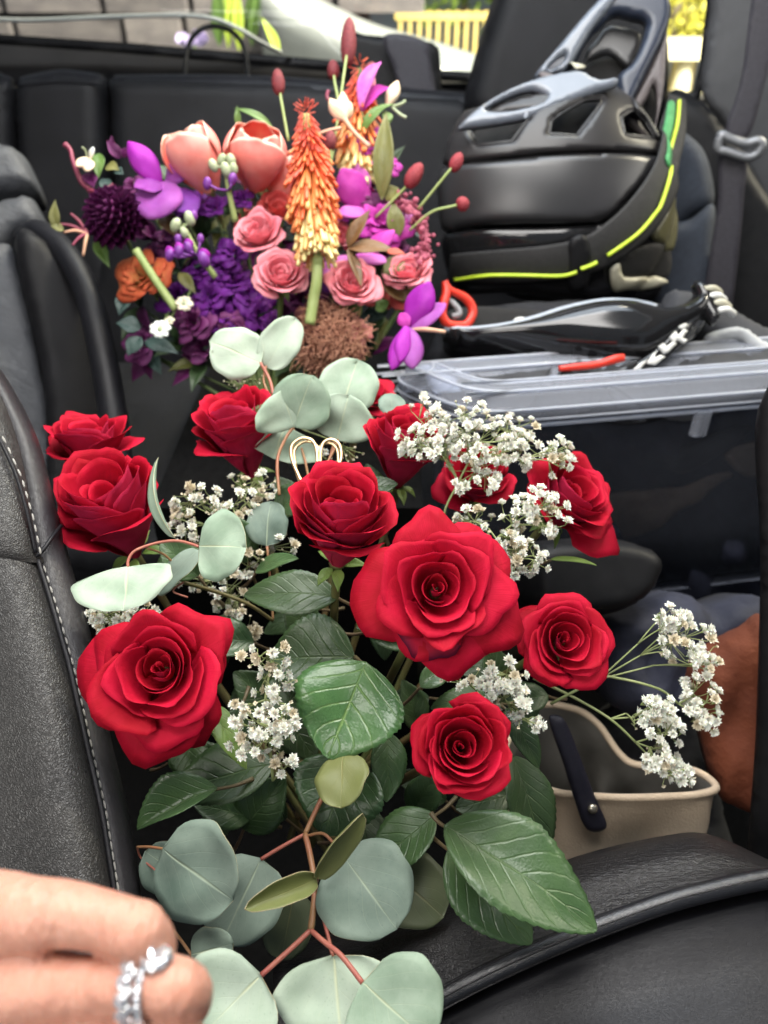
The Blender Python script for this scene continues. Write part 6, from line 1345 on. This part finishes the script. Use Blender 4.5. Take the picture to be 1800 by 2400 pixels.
# back of the hand, knuckles, fingers that bend away at the middle joint
mb.tube([H(-520, 2560, .290), H(-330, 2420, .270), H(-150, 2330, .258), H(-20, 2290, .256), H(70, 2280, .262)], [.024, .026, .025, .020, .012], 16, n=24)
ftube(mb, [H(-420, 2300, .285), H(-200, 2200, .268), H(-60, 2160, .258), H(40, 2145, .2525), H(140, 2142, .2520), H(240, 2158, .2515), H(316, 2184, .2500), H(346, 2216, .2545), H(345, 2250, .268), H(320, 2280, .290)], [.020, .020, .0165, .0126, .0104, .0093, .0096, .0092, .0084, .008], 36, joints=((.64, 3), (.40, 2)))
ftube(mb, [H(-400, 2440, .275), H(-180, 2350, .262), H(-40, 2320, .2535), H(60, 2312, .2485), H(160, 2312, .2480), H(280, 2313, .2470), H(384, 2313, .2455), H(430, 2322, .2490), H(436, 2350, .262), H(410, 2385, .285)], [.020, .019, .0160, .0120, .0096, .0088, .0092, .0090, .0084, .008], 36, joints=((.665, 3), (.38, 2)))
mb.tube([H(-340, 2600, .268), H(-120, 2510, .258), H(40, 2470, .248), H(160, 2462, .2455), H(300, 2458, .2440), H(400, 2458, .2440), H(450, 2470, .249), H(450, 2510, .265)], [.020, .018, .0135, .0100, .0092, .0088, .0082, .0075], 18, n=50)
mb.ell(H(84, 2150, .2500), .0120, .0120, .0105, frame_from(cdir(0, 0, 1)), 16, 10); mb.ell(H(60, 2312, .2475), .0120, .0115, .0105, frame_from(cdir(0, 0, 1)), 16, 10); mb.ell(H(320, 2182, .2500), .0100, .0096, .0098, frame_from(cdir(0, 0, 1)), 16, 10); mb.ell(H(392, 2313, .2460), .0096, .0094, .0096, frame_from(cdir(0, 0, 1)), 16, 10)
hand = mb.obj('hand', [SKIN], t)
rm = hand.modifiers.new('remesh', 'REMESH'); rm.mode = 'VOXEL'; rm.voxel_size = .0007; rm.use_smooth_shade = True
sm_ = hand.modifiers.new('smooth', 'SMOOTH'); sm_.iterations = 2; sm_.factor = .6
tx = bpy.data.textures.new('knuckle_creases', 'CLOUDS'); tx.noise_scale = .009
dp = hand.modifiers.new('creases', 'DISPLACE'); dp.texture = tx; dp.strength = .0008; dp.mid_level = .5; dp.texture_coords = 'LOCAL'
SILV = varied('silver', (.72, .72, .74), (.82, .82, .83), 60, .16, metal=1.0)
m, nt, b = new_mat('diamond'); setp(b, base=(.95, .95, 1), rough=.02, trans=.75, ior=2.2, spec=.9); DIA = m
def gem(par, c, z, r, seg=8):
    x, y, z = frame_from(z); mb = MB(); v = []; f = []
    rings_ = ((.55, .42), (.85, .30), (1.0, 0.0)); 
    for (rr, zz) in rings_:
        for k in range(seg): a = 6.2832 * (k + (.5 if rr == .85 else 0)) / seg; v.append(c + (x * math.cos(a) + y * math.sin(a)) * rr * r + z * zz * r)
    f = gridfaces(3, seg, wrap=True); f.append(tuple(range(seg))); v.append(c - z * r * .75); f += [(2 * seg + k, len(v) - 1, 2 * seg + (k + 1) % seg) for k in range(seg)]
    mb.add(v, f); return mb.obj('diamond', [DIA], par, False)
def ring(label, c, axis, rad, band_r, stones, seed):
    x, y, z = frame_from(axis, cdir(0, .2, 1)); t = thing('ring', label, 'ring', c, None)
    mb = MB(); mb.tube([c + (x * math.cos(a) + y * math.sin(a)) * rad for a in np.linspace(0, 2 * math.pi, 41)], band_r, 8, n=64, cap=False); mb.obj('band', [SILV], t)
    for (ang, r, off) in stones:
        a = R(ang); n_ = x * math.cos(a) + y * math.sin(a); p = c + n_ * (rad + band_r * .8) + z * off
        gem(t, p, n_, r)
        mb = MB(); mb.tube([c + n_ * (rad), p], [r * .5, r * .9], 8, n=4); mb.obj('setting', [SILV], t)
    return t
fa = (H(330, 2313, .2465) - H(160, 2312, .2480)).normalized()
ring('wide silver ring set with a row of small diamonds', H(322, 2313, .2466), fa, .0099, .0011, [(a, .0018 + .0008 * (i % 2), .0009 * (-1) ** i) for i, a in enumerate(range(-66, 74, 13))], 1)
ring('silver ring with one large raised diamond', H(350, 2313, .2462), fa, .0099, .0010, [(-66, .0056, 0.0035), (40, .0016, 0), (26, .0015, 0), (12, .0015, 0), (-2, .0015, 0), (-16, .0015, 0), (-30, .0015, 0), (-44, .0014, 0)], 2)
